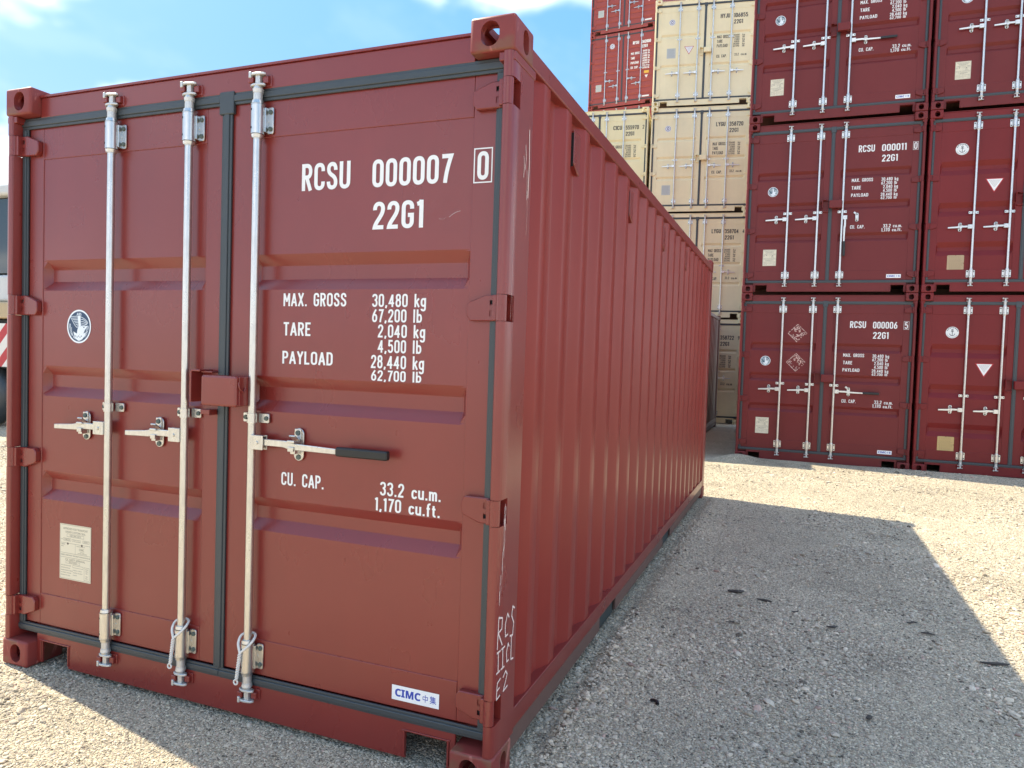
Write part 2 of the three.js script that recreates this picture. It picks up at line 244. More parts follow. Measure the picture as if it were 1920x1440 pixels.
function sidePanel() {
  return once('side', () => {
    const n = 20, z0 = -0.2, z1 = -L + 0.16, p = (z0 - z1) / (n + 0.25), xo = 1.206, xi = 1.175, zs = [], S = 0.068 / 0.278 * p, F = 0.07 / 0.278 * p;
    let z = z0; zs.push([z, xi]);
    for (let i = 0; i <= n; i++) { z -= F; zs.push([Math.max(z, z1), xi]); if (z <= z1) break; for (const [d, x] of [[S, xo], [F, xo], [S, xi]]) { z -= d; if (z <= z1) { zs.push([z1, x]); break; } zs.push([z, x]); } if (z <= z1) break; }
    // round every fold a little
    const pr = []; const k = 0.004;
    for (let i = 0; i < zs.length; i++) {
      if (i === 0 || i === zs.length - 1) { pr.push(zs[i]); continue; }
      const a = zs[i - 1], b = zs[i], c = zs[i + 1], la = Math.hypot(a[0] - b[0], a[1] - b[1]) || 1, lc = Math.hypot(c[0] - b[0], c[1] - b[1]) || 1, q = Math.min(k, la * 0.3, lc * 0.3);
      pr.push([b[0] + (a[0] - b[0]) / la * q, b[1] + (a[1] - b[1]) / la * q], [b[0] + (c[0] - b[0]) / lc * q, b[1] + (c[1] - b[1]) / lc * q]);
    }
    const pos = [], y0 = 0.195, y1 = 2.5;
    for (let i = 0; i + 1 < pr.length; i++) { const [za, xa] = pr[i], [zb, xb] = pr[i + 1]; pos.push(xa, y0, za, xb, y0, zb, xb, y1, zb, xa, y0, za, xb, y1, zb, xa, y1, za); }
    const g = new THREE.BufferGeometry(); g.setAttribute('position', new THREE.Float32BufferAttribute(pos, 3)); g.computeVertexNormals();
    return join([creased(g, 0.3)]);
  });
}
function endPanel() {
  return once('end', () => {
    const pos = [], P = [], w = 1.16, d = 0.045; let x = -w; P.push([x, 0]);
    for (let i = 0; x < w; i++) for (const [s, z] of [[0.09, 0], [0.05, d], [0.09, d], [0.05, 0]]) { x += s; P.push([Math.min(x, w), z]); }
    for (let i = 0; i + 1 < P.length; i++) { const [xa, a] = P[i], [xb, b] = P[i + 1], z = -L + 0.06; if (xb <= xa) continue; pos.push(xb, 0.15, z + b, xa, 0.15, z + a, xa, 2.5, z + a, xb, 0.15, z + b, xa, 2.5, z + a, xb, 2.5, z + b); }
    const g = new THREE.BufferGeometry(); g.setAttribute('position', new THREE.Float32BufferAttribute(pos, 3)); g.computeVertexNormals(); return join([g]);
  });
}
function doorLeaf(key, side, bands, slope) {       // side -1: left leaf, 1: right leaf
  return once('door' + key + side, () => {
    const xa = side < 0 ? -1.053 : 0.115, xb = side < 0 ? -0.115 : 1.053, yT = 2.286, yB = 0.331, dep = 0.032;
    const prof = [[yT, 0]];
    for (const [t, b] of bands) { const d = Math.min(dep, (t - b) * 0.3), s = Math.min(slope, (t - b) * 0.36); prof.push([t + 0.004, 0], [t - s * 0.05, -d * 0.09], [t - s * 0.95, -d * 0.91], [t - s - 0.004, -d], [b + s + 0.004, -d], [b + s * 0.95, -d * 0.91], [b + s * 0.05, -d * 0.09], [b - 0.004, 0]); }
    prof.push([yB, 0]);
    const pos = [], xs = [[xa, 0], [xa + 0.022, 1], [xb - 0.022, 1], [xb, 0]];
    for (let i = 0; i + 1 < prof.length; i++) for (let j = 0; j + 1 < 4; j++) {
      const [y0, d0] = prof[i], [y1, d1] = prof[i + 1], [x0, k0] = xs[j], [x1, k1] = xs[j + 1], z = ZD - 0.004;
      const A = [x0, y0, z + d0 * k0], B = [x1, y0, z + d0 * k1], C = [x1, y1, z + d1 * k1], D = [x0, y1, z + d1 * k0];
      pos.push(...D, ...C, ...B, ...D, ...B, ...A);
    }
    const g = new THREE.BufferGeometry(); g.setAttribute('position', new THREE.Float32BufferAttribute(pos, 3)); g.computeVertexNormals();
    const o0 = side < 0 ? -1.142 : 0.006, o1 = side < 0 ? -0.016 : 1.142;
    return join([creased(g, 0.3), box(o0, xa, 0.19, 2.43, ZD - 0.045, ZD, 0.004), box(xb, o1, 0.19, 2.43, ZD - 0.045, ZD, 0.004), box(xa, xb, yT, 2.43, ZD - 0.045, ZD - 0.0005, 0.003), box(xa, xb, 0.19, yB, ZD - 0.045, ZD - 0.0005, 0.003)]);
  });
}
function gasketFrame(side) {
  return once('gasket' + side, () => {
    const s = side, list = [], z = ZD + 0.001;
    const bar = (x0, x1, y0, y1, h, r) => list.push(box(Math.min(x0, x1), Math.max(x0, x1), y0, y1, z, z + h, r));
    const strip = (x0, x1, y0, y1) => { const tall = Math.abs(y1 - y0) > Math.abs(x1 - x0); bar(x0, x1, y0, y1, 0.010, 0.003); if (tall) { const c = (x0 + x1) / 2, q = Math.abs(x1 - x0) * 0.27; bar(c - q, c + q, y0 + 0.002, y1 - 0.002, 0.015, 0.004); } else { const c = (y0 + y1) / 2, q = (y1 - y0) * 0.27; bar(x0, x1, c - q, c + q, 0.0152, 0.004); } };
    strip(s * 1.139, s * 1.176, 0.186, 2.424);
    strip(s < 0 ? -1.176 : 0.0, s < 0 ? 0.0 : 1.176, 2.422, 2.4705);
    strip(s < 0 ? -1.176 : 0.0, s < 0 ? 0.0 : 1.176, 0.148, 0.188);
    if (s < 0) { strip(-0.030, 0.020, 0.186, 2.424); bar(-0.040, 0.032, 2.385, 2.474, 0.018, 0.008); }
    return join(list);
  });
}
const hingeGeo = () => once('hinge', () => {     // right-hand hinge at y = 0
  const s = new THREE.Shape([[1.058, -0.026], [1.058, 0.012], [1.064, 0.020], [1.126, 0.044], [1.178, 0.044], [1.178, -0.043], [1.072, -0.043]].map((p) => new THREE.Vector2(...p)));
  const h = new THREE.Path([[1.140, 0.006], [1.140, 0.030], [1.162, 0.030], [1.162, 0.006]].map((p) => new THREE.Vector2(...p))), h2 = new THREE.Path([[1.140, -0.03], [1.140, -0.004], [1.162, -0.004], [1.162, -0.03]].map((p) => new THREE.Vector2(...p)));
  s.holes.push(h, h2);
  return join([plate(s, ZD, 0.024, 0.003), box(1.066, 1.174, -0.036, 0.014, ZD, ZD + 0.0205, 0.002), box(1.16, 1.19, -0.043, 0.044, ZD + 0.010, -0.016, 0.004), at(cyl(0.0185, 0.0185, 0.0865, 20), 1.192, 0.0003, -0.0205), at(cyl(0.009, 0.009, 0.1, 12), 1.192, 0, -0.0205)]);
});
const hingeLeft = () => once('hingeL', () => mirrorX(hingeGeo()));
const RZ = ZD + 0.032;
const rodGeo = () => once('rod', () => join([at(cyl(0.0152, 0.0152, 2.16, 24), 0, 1.32, RZ), at(cyl(0.0185, 0.0185, 0.012, 20), 0, 2.279, RZ), at(cyl(0.0185, 0.0185, 0.012, 20), 0, 0.333, RZ)]));
const camGeo = (up) => once('cam' + up, () => {
  const g = [at(cyl(0.0172, 0.0172, 0.05, 18), 0, 0.01, 0), at(cyl(0.021, 0.019, 0.014, 18), 0, 0.040, 0), at(cyl(0.014, 0.02, 0.02, 14), 0, 0.053, 0)];
  const s = new THREE.Shape(); s.moveTo(-0.034, -0.006); s.quadraticCurveTo(-0.02, -0.022, 0.006, -0.018); s.quadraticCurveTo(0.03, -0.016, 0.033, -0.004); s.quadraticCurveTo(0.03, 0.01, 0.012, 0.011); s.quadraticCurveTo(-0.012, 0.016, -0.026, 0.022); s.quadraticCurveTo(-0.038, 0.014, -0.034, -0.006);
  const fl = (y, k) => at(plate(s, 0, 0.009, 0.002).rotateX(-Math.PI / 2).scale(k, 1, k), 0, y, -0.002);
  g.push(fl(0.058, 1), fl(0.098, 1.05), box(-0.009, 0.013, 0.06, 0.10, -0.016, 0.009, 0.004), box(-0.033, -0.022, 0.088, 0.112, 0.004, 0.018, 0.003));
  let q = join(g); if (!up) q = join([mirrorAxis(q, 1, -1, 1)]);
  return q;
});
const keeperGeo = (up) => once('keeper' + up, () => { const g = [box(-0.040, -0.017, 0.071, 0.095, -0.03, 0.012, 0.004), box(0.016, 0.042, 0.069, 0.096, -0.03, -0.002, 0.004), box(-0.044, 0.048, 0.060, 0.104, -0.034, -0.016, 0.004)]; let q = join(g); return up ? q : join([mirrorAxis(q, 1, -1, 1)]); });
const guideGeo = () => once('guide', () => {    // sleeve bracket, centred on the rod, y from -0.062 to 0.062
  const g = [at(cyl(0.0252, 0.0252, 0.106, 24), 0, 0, 0), at(cyl(0.0262, 0.0262, 0.0025, 24), 0, 0.0545, 0), at(cyl(0.0262, 0.0262, 0.0025, 24), 0, -0.0545, 0), at(cyl(0.0215, 0.0235, 0.012, 24), 0, 0.064, 0), at(cyl(0.0235, 0.0215, 0.012, 24), 0, -0.064, 0)];
  for (const s of [-1, 1]) {
    g.push(plate(rrect(s > 0 ? 0.022 : -0.054, s > 0 ? 0.054 : -0.022, -0.05, 0.05, 0.008), -0.030, 0.006, 0.001));
    const f = new THREE.Shape([[0.008, -0.046], [0.030, -0.046], [0.030, 0.046], [0.008, 0.046]].map(([a, b]) => new THREE.Vector2(s * a, b)));
    g.push(plate(f, -0.026, 0.019, 0.002), box(s > 0 ? 0.026 : -0.034, s > 0 ? 0.034 : -0.026, -0.005, 0.005, -0.026, -0.021, 0.002));
  }
  return join(g);
});
const guideBolts = () => once('guideBolts', () => { const g = []; for (const s of [-1, 1]) for (const y of [-0.032, 0.032]) g.push(disc(0.0092, s * 0.041, y, -0.024, 0.005)); for (const y of [-0.034, 0.034]) g.push(at(cyl(0.0046, 0.0046, 0.003, 10).rotateX(Math.PI / 2), 0, 0, 0.0245).rotateY(-0.5).translate(0, y, 0)); return join(g); });
const clampGeo = () => once('clamp', () => { const g = [at(cyl(0.0190, 0.0190, 0.036, 22), 0, 0, 0)]; for (const s of [-1, 1]) g.push(plate(rrect(s > 0 ? 0.012 : -0.062, s > 0 ? 0.062 : -0.012, -0.018, 0.018, 0.005), -0.030, 0.008, 0.001)); return join(g); });
const clampBolts = () => once('clampBolts', () => { const g = []; for (const s of [-1, 1]) g.push(disc(0.0075, s * 0.050, 0, -0.022, 0.004)); g.push(at(cyl(0.0042, 0.0042, 0.003, 10).rotateX(Math.PI / 2), 0, 0, 0.0193).rotateY(-0.55)); return join(g); });
// handle, hub at the origin (rod axis), arm towards +x, reach r
const armGeo = (r, bent) => once('arm' + r + bent, () => {
  const s = new THREE.Shape(); s.moveTo(0.052, 0.013); s.lineTo(0.15, 0.013); s.bezierCurveTo(0.18, 0.013, 0.185, 0.006, 0.22, 0.004); s.lineTo(r, 0.002 - (bent ? 0.004 : 0.0)); s.lineTo(r, -0.016 - (bent ? 0.006 : 0)); s.lineTo(0.20, -0.020); s.bezierCurveTo(0.17, -0.020, 0.17, -0.013, 0.15, -0.013); s.lineTo(0.052, -0.013); s.closePath();
  return join([plate(s, 0.001, 0.010, 0.002)]);
});
const hubGeo = () => once('hub', () => join([box(0.012, 0.068, -0.030, 0.026, 0.013, 0.019, 0.002), box(0.012, 0.070, -0.030, 0.026, -0.008, -0.003, 0.002), box(0.010, 0.062, 0.020, 0.026, -0.008, 0.018, 0.002), disc(0.0075, 0.040, -0.003, 0.019, 0.004), box(0.010, 0.024, -0.029, 0.025, -0.006, 0.018, 0.002)]));
const catchGeo = (open) => once('catch' + open, () => {      // plate on the door, centred on the arm
  const g = [plate(stadium(0.044, 0.124, 0, -0.002), -0.030, 0.006, 0.0015)];
  if (open) g.push(at(box(-0.010, 0.016, 0.028, 0.062, -0.024, -0.018, 0.002).rotateZ(0.0), 0, 0, 0), at(box(-0.013, 0.013, -0.004, 0.03, -0.003, 0.003, 0.002).rotateZ(0.9), -0.022, 0.055, -0.008));
  else g.push(box(-0.016, 0.014, 0.018, 0.058, -0.024, -0.018, 0.002), at(box(-0.015, 0.013, -0.018, 0.018, -0.003, 0.003, 0.002).rotateX(0.95), -0.003, 0.024, -0.002), box(-0.024, 0.010, 0.006, 0.017, 0.008, 0.019, 0.003));
  g.push(box(-0.014, 0.008, -0.036, -0.014, -0.024, 0.010, 0.003), box(-0.020, 0.006, -0.026, -0.008, 0.012, 0.018, 0.002));
  return join(g);
});
const catchBolts = () => once('catchBolts', () => join([disc(0.0105, -0.001, 0.043, -0.0185, 0.005), disc(0.0105, -0.001, -0.050, -0.024, 0.005)]));

// ------------------------------------------------------------------ one container
const BANDS3 = [[1.836, 1.708], [1.365, 1.237], [0.891, 0.768]];
function buildContainer(o) {
  const t = new THREE.Group(); t.name = numbered('shipping_container'); scene.add(t);
  const P = o.paint, key = o.key;
  const right = [], doors = {};
  // frame
  for (const sx of [-1, 1]) for (const sy of [1, -1]) for (const sz of [1, -1]) part('corner_casting', castingAt(sx, sy, sz), o.castings ?? P, t);
  part('corner_post', frontPost(), P, t); part('corner_post', once('postL', () => mirrorX(frontPost())), P, t);
  for (const s of [-1, 1]) part('corner_post', once('rear' + s, () => join([box(s > 0 ? 1.075 : -1.214, s > 0 ? 1.214 : -1.075, 0.118, HH - 0.118, -L + 0.004, -L + 0.162, 0.012)])), P, t);
  part('header', once('header', () => join([box(-1.057, 1.057, 2.466, 2.553, -0.16, ZD + 0.012, 0.004), box(-1.057, 1.057, 2.553, 2.562, -0.16, ZD + 0.020, 0.0005), box(-1.17, 1.17, 2.40, 2.474, -0.16, ZD - 0.05, 0.003)])), P, t);
  part('door_sill', once('sill', () => {
    const s = new THREE.Shape([[-1.057, 0.018], [-1.024, 0.018], [-1.024, 0.116], [-0.858, 0.116], [-0.858, 0.018], [0.858, 0.018], [0.858, 0.116], [1.024, 0.116], [1.024, 0.018], [1.057, 0.018], [1.057, 0.152], [-1.057, 0.152]].map((p) => new THREE.Vector2(...p)));
    const g = [plate(s, ZD - 0.002, 0.012, 0.002), box(-1.172, 1.172, 0.119, 0.19, -0.16, ZD - 0.05, 0.003)];
    for (const q of [-1, 1]) for (const x of [0.850, 1.027]) g.push(box(Math.min(q * x, q * (x + 0.008)), Math.max(q * x, q * (x + 0.008)), 0.03, 0.122, ZD + 0.008, ZD + 0.0145, 0.002));
    for (const q of [-1, 1]) g.push(box(q > 0 ? 0.845 : -1.04, q > 0 ? 1.04 : -0.845, 0.1175, 0.124, ZD + 0.008, ZD + 0.0145, 0.002));
    return join(g);
  }), P, t);
  for (const s of [-1, 1]) {
    part('top_rail', once('topRail' + s, () => join([box(s > 0 ? 1.152 : -1.213, s > 0 ? 1.213 : -1.152, 2.482, 2.548, -L + 0.178, -0.178, 0.006), box(s > 0 ? 1.16 : -1.219, s > 0 ? 1.2185 : -1.16, HH - 0.118 - 0.03, HH - 0.119, -0.21, -0.01, 0.004)])), P, t);
    const X = (a, b) => (s > 0 ? [a, b] : [-b, -a]);
    part('bottom_rail', once('botRail' + s, () => join([box(...X(1.150, 1.213), 0.193, 0.204, -L + 0.178, -0.178, 0.003), box(...X(1.203, 1.213), 0.128, 0.200, -L + 0.178, -0.178, 0.003)])), P, t);
    part('rail_flange', once('flange' + s, () => { const pts = [[0.178, 0.050], [1.48, 0.050], [1.48, 0.118], [1.84, 0.118], [1.84, 0.050], [3.42, 0.050], [3.42, 0.118], [3.78, 0.118], [3.78, 0.050], [L - 0.178, 0.050], [L - 0.178, 0.1275], [0.178, 0.1275]].map((p) => new THREE.Vector2(...p)); const g = plate(new THREE.Shape(pts), 0, 0.0115, 0.001).rotateY(Math.PI / 2); return join([at(g, s > 0 ? 1.196 : -1.2075, 0, 0)]); }), UNDERCOAT, t);
    for (const z of [-1.66, -3.60]) part('fork_pocket', once('fork' + s + z, () => join([box(...X(1.10, 1.19), 0.030, 0.125, z - 0.19, z + 0.19, 0.002)])), POCKET, t);
    part('side_panel', s > 0 ? sidePanel() : once('sideL', () => mirrorX(sidePanel())), o.side ?? P, t);
  }
  part('end_panel', endPanel(), P, t);
  part('roof_panel', once('roof', () => { const g = [box(-1.155, 1.155, 2.535, 2.549, -L + 0.1, -0.15, 0.002)]; for (let z = -0.35; z > -L + 0.3; z -= 0.21) g.push(box(-1.1, 1.1, 2.545, 2.562, z - 0.05, z, 0.006)); g.push(box(-1.06, 1.06, 2.47, 2.555, -L + 0.004, -L + 0.1, 0.004)); return join(g); }), P, t);
  part('underframe', once('under', () => join([box(-1.15, 1.15, 0.125, 0.185, -L + 0.05, -0.16, 0.002), box(-1.05, 1.05, 0.018, 0.15, -L + 0.01, -L + 0.1, 0.003), ...[-1.44, -1.88, -3.38, -3.82].map((z) => box(-1.19, 1.19, 0.03, 0.13, z - 0.005, z + 0.005, 0.001)), ...[-0.8, -2.4, -3.0, -4.4, -5.0].map((z) => box(-1.19, 1.19, 0.04, 0.13, z - 0.03, z + 0.03, 0.002))])), UNDERCOAT, t);
  if (o.vents) for (const z of [-0.81, -1.92, -3.03, -4.15, -5.27]) { const v = part('vent', o.ventGeo(z), P, t); part('vent_slot', ventSlot(), VOID, v).position.z = z; }
  // doors
  for (const s of [-1, 1]) {
    const d = part('door', doorLeaf(key, s, o.bands, o.slope ?? 0.034), P, t); doors[s] = d;
    part('door_gasket', gasketFrame(s), RUBBER, d);
    for (const y of HINGE_Y) { const up = y > 1.2, h = part('hinge', once('hinge' + s + up, () => join([mirrorAxis(hingeGeo(), s, up ? 1 : -1, 1)])), P, d); h.position.y = y; }
  }
  for (const r of o.rods) {
    const d = doors[r.door];
    const rod = part('locking_bar', rodGeo(), ZINC, d); rod.position.x = r.x;
    for (const up of [true, false]) {
      const c = part('cam', camGeo(up), ZINC_DULL, d); c.position.set(r.x, up ? 2.412 : 0.200, RZ);
      const k = part('cam_keeper', keeperGeo(up), P, t); k.position.set(r.x, up ? 2.412 : 0.200, RZ);
      const g = part('bar_guide', guideGeo(), ZINC, d); g.position.set(r.x, up ? 2.346 : 0.268, RZ);
      if (o.fine) { for (const q of [-1, 1]) for (const y of [-0.032, 0.032]) { const b = part('bolt', once('bolt', () => join([disc(0.0095, 0, 0, 0, 0.005)])), BOLT, d); b.position.set(r.x + q * 0.041, g.position.y + y, RZ - 0.024); } for (const y of [-0.034, 0.034]) { const b = part('pin_hole', once('pin', () => join([at(cyl(0.0046, 0.0046, 0.003, 10).rotateX(Math.PI / 2), 0, 0, 0.0245).rotateY(-0.5)])), VOID, d); b.position.set(r.x, g.position.y + y, RZ); } } else { const b = part('guide_bolts', guideBolts(), BOLT, d); b.position.copy(g.position); b.userData.kind = 'stuff'; }
    }
    const cl = part('bar_clamp', clampGeo(), ZINC, d); cl.position.set(r.x, r.cy ?? 1.206, RZ);
    if (o.fine) { for (const q of [-1, 1]) { const b = part('bolt', once('bolt', () => join([disc(0.0095, 0, 0, 0, 0.005)])), BOLT, d); b.position.set(r.x + q * 0.050, cl.position.y, RZ - 0.022); } const b = part('pin_hole', once('pin2', () => join([at(cyl(0.0042, 0.0042, 0.003, 10).rotateX(Math.PI / 2), 0, 0, 0.0193).rotateY(-0.55)])), VOID, d); b.position.copy(cl.position); } else { const cb = part('clamp_bolts', clampBolts(), BOLT, d); cb.position.copy(cl.position); cb.userData.kind = 'stuff'; }
    if (r.hy === undefined) continue;
    const flip = r.dir < 0, Q = (g, k) => (flip ? once(k + 'flip', () => mirrorX(g)) : g), reach = r.grip ? 0.42 : 0.315;
    const hub = part('handle_hub', Q(hubGeo(), 'hub'), ZINC, d); hub.position.set(r.x, r.hy, RZ);
    const arm = part('handle', Q(armGeo(reach, true), 'arm' + reach), ZINC, d); arm.position.set(r.x, r.hy, RZ);
    if (r.hang) arm.rotation.z = -Math.PI / 2 * 0.985, arm.position.set(r.x + 0.04, r.hy + 0.04, RZ + 0.006);
    if (r.grip) { const gr = part('handle_grip', once('grip', () => join([box(0.395, 0.615, -0.0275, 0.0075, -0.006, 0.020, 0.0095)])), RUBBER_BLACK, d); gr.position.copy(arm.position); gr.rotation.copy(arm.rotation); }
    const ca = part('handle_catch', Q(catchGeo(!!r.hang || !!r.open), 'catch' + (!!r.hang || !!r.open)), ZINC, d); ca.position.set(r.x + r.dir * (r.grip ? 0.203 : 0.160), r.hy, RZ);
    if (o.fine) { for (const [y, z] of [[0.043, -0.0185], [-0.050, -0.024]]) { const b = part('bolt', once('boltBig', () => join([disc(0.0108, 0, 0, 0, 0.005)])), BOLT, d); b.position.set(ca.position.x, ca.position.y + y, RZ + z); } } else { const c2 = part('catch_bolts', catchBolts(), BOLT, d); c2.position.copy(ca.position); c2.userData.kind = 'stuff'; }
  }
  if (o.lock) {
    const lb = part('lock_box', once('lock', () => join([box(-0.026, 0.148, 1.250, 1.368, -0.012, 0.046, 0.010), box(0.132, 0.150, 1.252, 1.366, ZD, 0.03, 0.004), box(0.146, 0.154, 1.246, 1.372, ZD, -0.03, 0.003)])), P, t);
    part('lock_bracket', once('lockb', () => join([box(-0.122, -0.113, 1.256, 1.386, ZD, 0.006, 0.003), box(-0.122, -0.070, 1.378, 1.386, ZD, 0.006, 0.003), box(-0.085, -0.030, 1.374, 1.380, ZD, -0.016, 0.002), box(-0.100, -0.04, 1.206, 1.226, ZD, -0.030, 0.003), box(-0.046, -0.038, 1.206, 1.228, ZD, -0.014, 0.002)])), P, t);
    if (o.hook) { const cv = new THREE.CatmullRomCurve3([[0.150, 1.345, 0.035], [0.153, 1.325, 0.034], [0.1545, 1.312, 0.024], [0.1545, 1.309, 0.012], [0.1545, 1.322, 0.002]].map((p) => new THREE.Vector3(...p))); part('hook', [new THREE.TubeGeometry(cv, 20, 0.0032, 8)], P, lb); }
  }
  return { t, doors };
}
function ventGeo(z) {      // hood on the inner flat, its louvre open towards the door end
  return once('vent' + z, () => {
    const s = new THREE.Shape([[-0.045, 0.085], [0.045, 0.085], [0.045, -0.050], [-0.020, -0.085], [-0.045, -0.085]].map(([a, b]) => new THREE.Vector2(-a, b)));
    const g = plate(s, 0, 0.026, 0.003).rotateY(Math.PI / 2);
    return join([at(g, 1.171, 2.355, z)]);
  });
}
const ventSlot = () => once('ventSlot', () => join([box(1.1735, 1.1935, 2.292, 2.432, 0.0435, 0.0462, 0.0003)]));

// ------------------------------------------------------------------ lettering and stickers that containers share
const weights = stencil(0.25, 0.92, 1.33, 1.71, 1500, (c) => {
  letter(c, 'MAX. GROSS', 0.272, 0.556, 1.691, 1.641, 1.45); letter(c, '30,480 kg', 0.667, 0.888, 1.687, 1.640, 1.45); letter(c, '67,200 lb', 0.668, 0.873, 1.632, 1.585, 1.45);
  letter(c, 'TARE', 0.274, 0.400, 1.580, 1.529, 1.45); letter(c, '2,040 kg', 0.694, 0.888, 1.577, 1.530, 1.45); letter(c, '4,500 lb', 0.696, 0.874, 1.522, 1.475, 1.45);
  letter(c, 'PAYLOAD', 0.272, 0.502, 1.470, 1.421, 1.45); letter(c, '28,440 kg', 0.668, 0.887, 1.466, 1.418, 1.45); letter(c, '62,700 lb', 0.670, 0.877, 1.411, 1.3725, 1.45);
}, WHITE_PRINT);
const capacity = stencil(0.26, 0.99, 0.878, 1.02, 1400, (c) => { letter(c, 'CU. CAP.', 0.279, 0.475, 1.003, 0.953, 1.45); letter(c, '33.2 cu.m.', 0.720, 0.968, 1.006, 0.956, 1.45); letter(c, '1,170 cu.ft.', 0.699, 0.966, 0.947, 0.899, 1.45); }, WHITE_PRINT);
const numberSheet = (code, digits, ppm, color, weight = 1.5) => stencil(0.33, 1.0, 1.90, 2.20, ppm, (c) => {
  letter(c, code, 0.346, 0.560, 2.174, 2.074, weight); letter(c, digits, 0.655, 0.976, 2.170, 2.071, weight); letter(c, '22G1', 0.661, 0.868, 2.018, 1.920, weight);
}, color);
const checkSheet = (check, ppm, color, boxed) => stencil(1.055, 1.133, 2.05, 2.19, ppm, (c) => { letter(c, check, 1.0725, 1.1135, 2.168, 2.073); if (boxed) { c.lineWidth = 0.0042; c.strokeRect(1.0605, 2.064, 0.0655, 0.114); } }, color);
function number(c, code, digits, check, ppm, color, boxed = true, weight = 1.5) { lay('container_number', numberSheet(code, digits, ppm, color, weight), c.doors[1], PANEL); if (check) lay('check_digit', checkSheet(check, ppm, color, boxed), c.doors[1], ZD + 0.0014); }
function emblemCanvas(round) {
  return sheet(-1, 1, -1, 1, 160, (c) => {
    c.fillStyle = '#eef1f4'; c.fillRect(-1, -1, 2, 2); c.fillStyle = round ? '#4a6470' : '#22405f'; c.beginPath(); c.arc(0, 0, 0.90, 0, 7); c.fill();
    c.strokeStyle = '#e9eef2'; c.lineWidth = 0.03; c.beginPath(); c.arc(0, -0.16, 0.62, 0.2, Math.PI - 0.2 + Math.PI * 2 * 0, true); c.stroke();
    c.fillStyle = '#e9eef2';
    const arc = (s, r, a0, a1, size, flip) => { const n = s.length; [...s].forEach((ch, i) => { const a = a0 + (a1 - a0) * (i + 0.5) / n; c.save(); c.translate(Math.cos(a) * r, Math.sin(a) * r); c.rotate(flip ? a + Math.PI / 2 : a - Math.PI / 2); c.scale(1, -1); c.font = 'bold 0.13px sans-serif'; c.font = `bold ${size}px sans-serif`; c.textAlign = 'center'; c.textBaseline = 'middle'; c.scale(1 / 1, 1); c.fillText(ch, 0, 0); c.restore(); }); };
    // small type is drawn big and scaled down so that glyph hinting does not spoil it
    const word = (s, x, y, h) => { c.save(); c.translate(x, y); c.scale(h / 100, -h / 100); c.font = 'bold 100px sans-serif'; c.textAlign = 'center'; c.textBaseline = 'middle'; c.fillText(s, 0, 0); c.restore(); };
    const ring = (s, r, a0, a1, h) => { const n = s.length; [...s].forEach((ch, i) => { const a = a0 + (a1 - a0) * (i + 0.5) / n; c.save(); c.translate(Math.cos(a) * r, Math.sin(a) * r); c.rotate(a + Math.PI / 2); c.scale(h / 100, -h / 100); c.font = 'bold 100px sans-serif'; c.textAlign = 'center'; c.textBaseline = 'middle'; c.fillText(ch, 0, 0); c.restore(); }); };
    word('ABS', 0, 0.73, 0.22); ring('AMERICAN BUREAU OF SHIPPING', 0.76, Math.PI * 0.93, Math.PI * 2.02, 0.15);
    // eagle: a raised ribbed wing on each side, head turned right, tail and shield below
    c.lineWidth = 0.035; c.lineJoin = 'round';
    c.beginPath(); c.moveTo(-0.74, 0.58); c.lineTo(0.08, 0.62); c.lineTo(-0.02, -0.02); c.lineTo(-0.18, -0.06); c.bezierCurveTo(-0.42, 0.1, -0.5, 0.3, -0.74, 0.58); c.stroke();
    for (let i = 1; i < 7; i++) { const y = 0.58 - i * 0.092; c.beginPath(); c.moveTo(-0.70 + i * 0.085, y); c.lineTo(0.02, y + 0.02); c.stroke(); }
    c.beginPath(); c.moveTo(-0.12, 0.62); c.lineTo(0.12, 0.62); c.lineTo(0.16, 0.05); c.lineTo(-0.02, -0.02); c.fill();
    c.beginPath(); c.moveTo(0.12, 0.58); c.bezierCurveTo(0.4, 0.5, 0.6, 0.4, 0.74, 0.22); c.bezierCurveTo(0.6, 0.08, 0.3, 0.02, 0.12, 0.04); c.stroke();
    for (let i = 0; i < 3; i++) { c.beginPath(); c.moveTo(0.16, 0.42 - i * 0.14); c.bezierCurveTo(0.36, 0.44 - i * 0.13, 0.52, 0.34 - i * 0.09, 0.66, 0.24 - i * 0.06); c.stroke(); }
    c.beginPath(); c.moveTo(0.0, 0.02); c.bezierCurveTo(0.2, 0.0, 0.5, 0.02, 0.76, 0.06); c.lineTo(0.5, -0.2); c.bezierCurveTo(0.4, -0.4, 0.25, -0.6, 0.2, -0.66); c.lineTo(0.06, -0.45); c.lineTo(-0.02, -0.68); c.bezierCurveTo(-0.2, -0.5, -0.2, -0.2, 0, 0.02); c.fill();
    c.beginPath(); c.moveTo(-0.46, -0.3); c.bezierCurveTo(-0.3, -0.4, -0.05, -0.44, 0.1, -0.5); c.bezierCurveTo(0.3, -0.44, 0.42, -0.4, 0.56, -0.34); c.bezierCurveTo(0.45, -0.7, 0.2, -0.84, 0, -0.86); c.bezierCurveTo(-0.2, -0.84, -0.4, -0.6, -0.46, -0.3); c.fill();
    c.fillStyle = '#22405f'; for (let i = 0; i < 5; i++) { c.fillRect(-0.3 + i * 0.12, -0.60 - (i % 2) * 0.06, 0.07, 0.05); } c.fillRect(0.36, -0.08, 0.1, 0.05);
  }, '#eef1f4');
}
const emblemMat = printed(emblemCanvas(false)), emblemFar = printed(emblemCanvas(true));
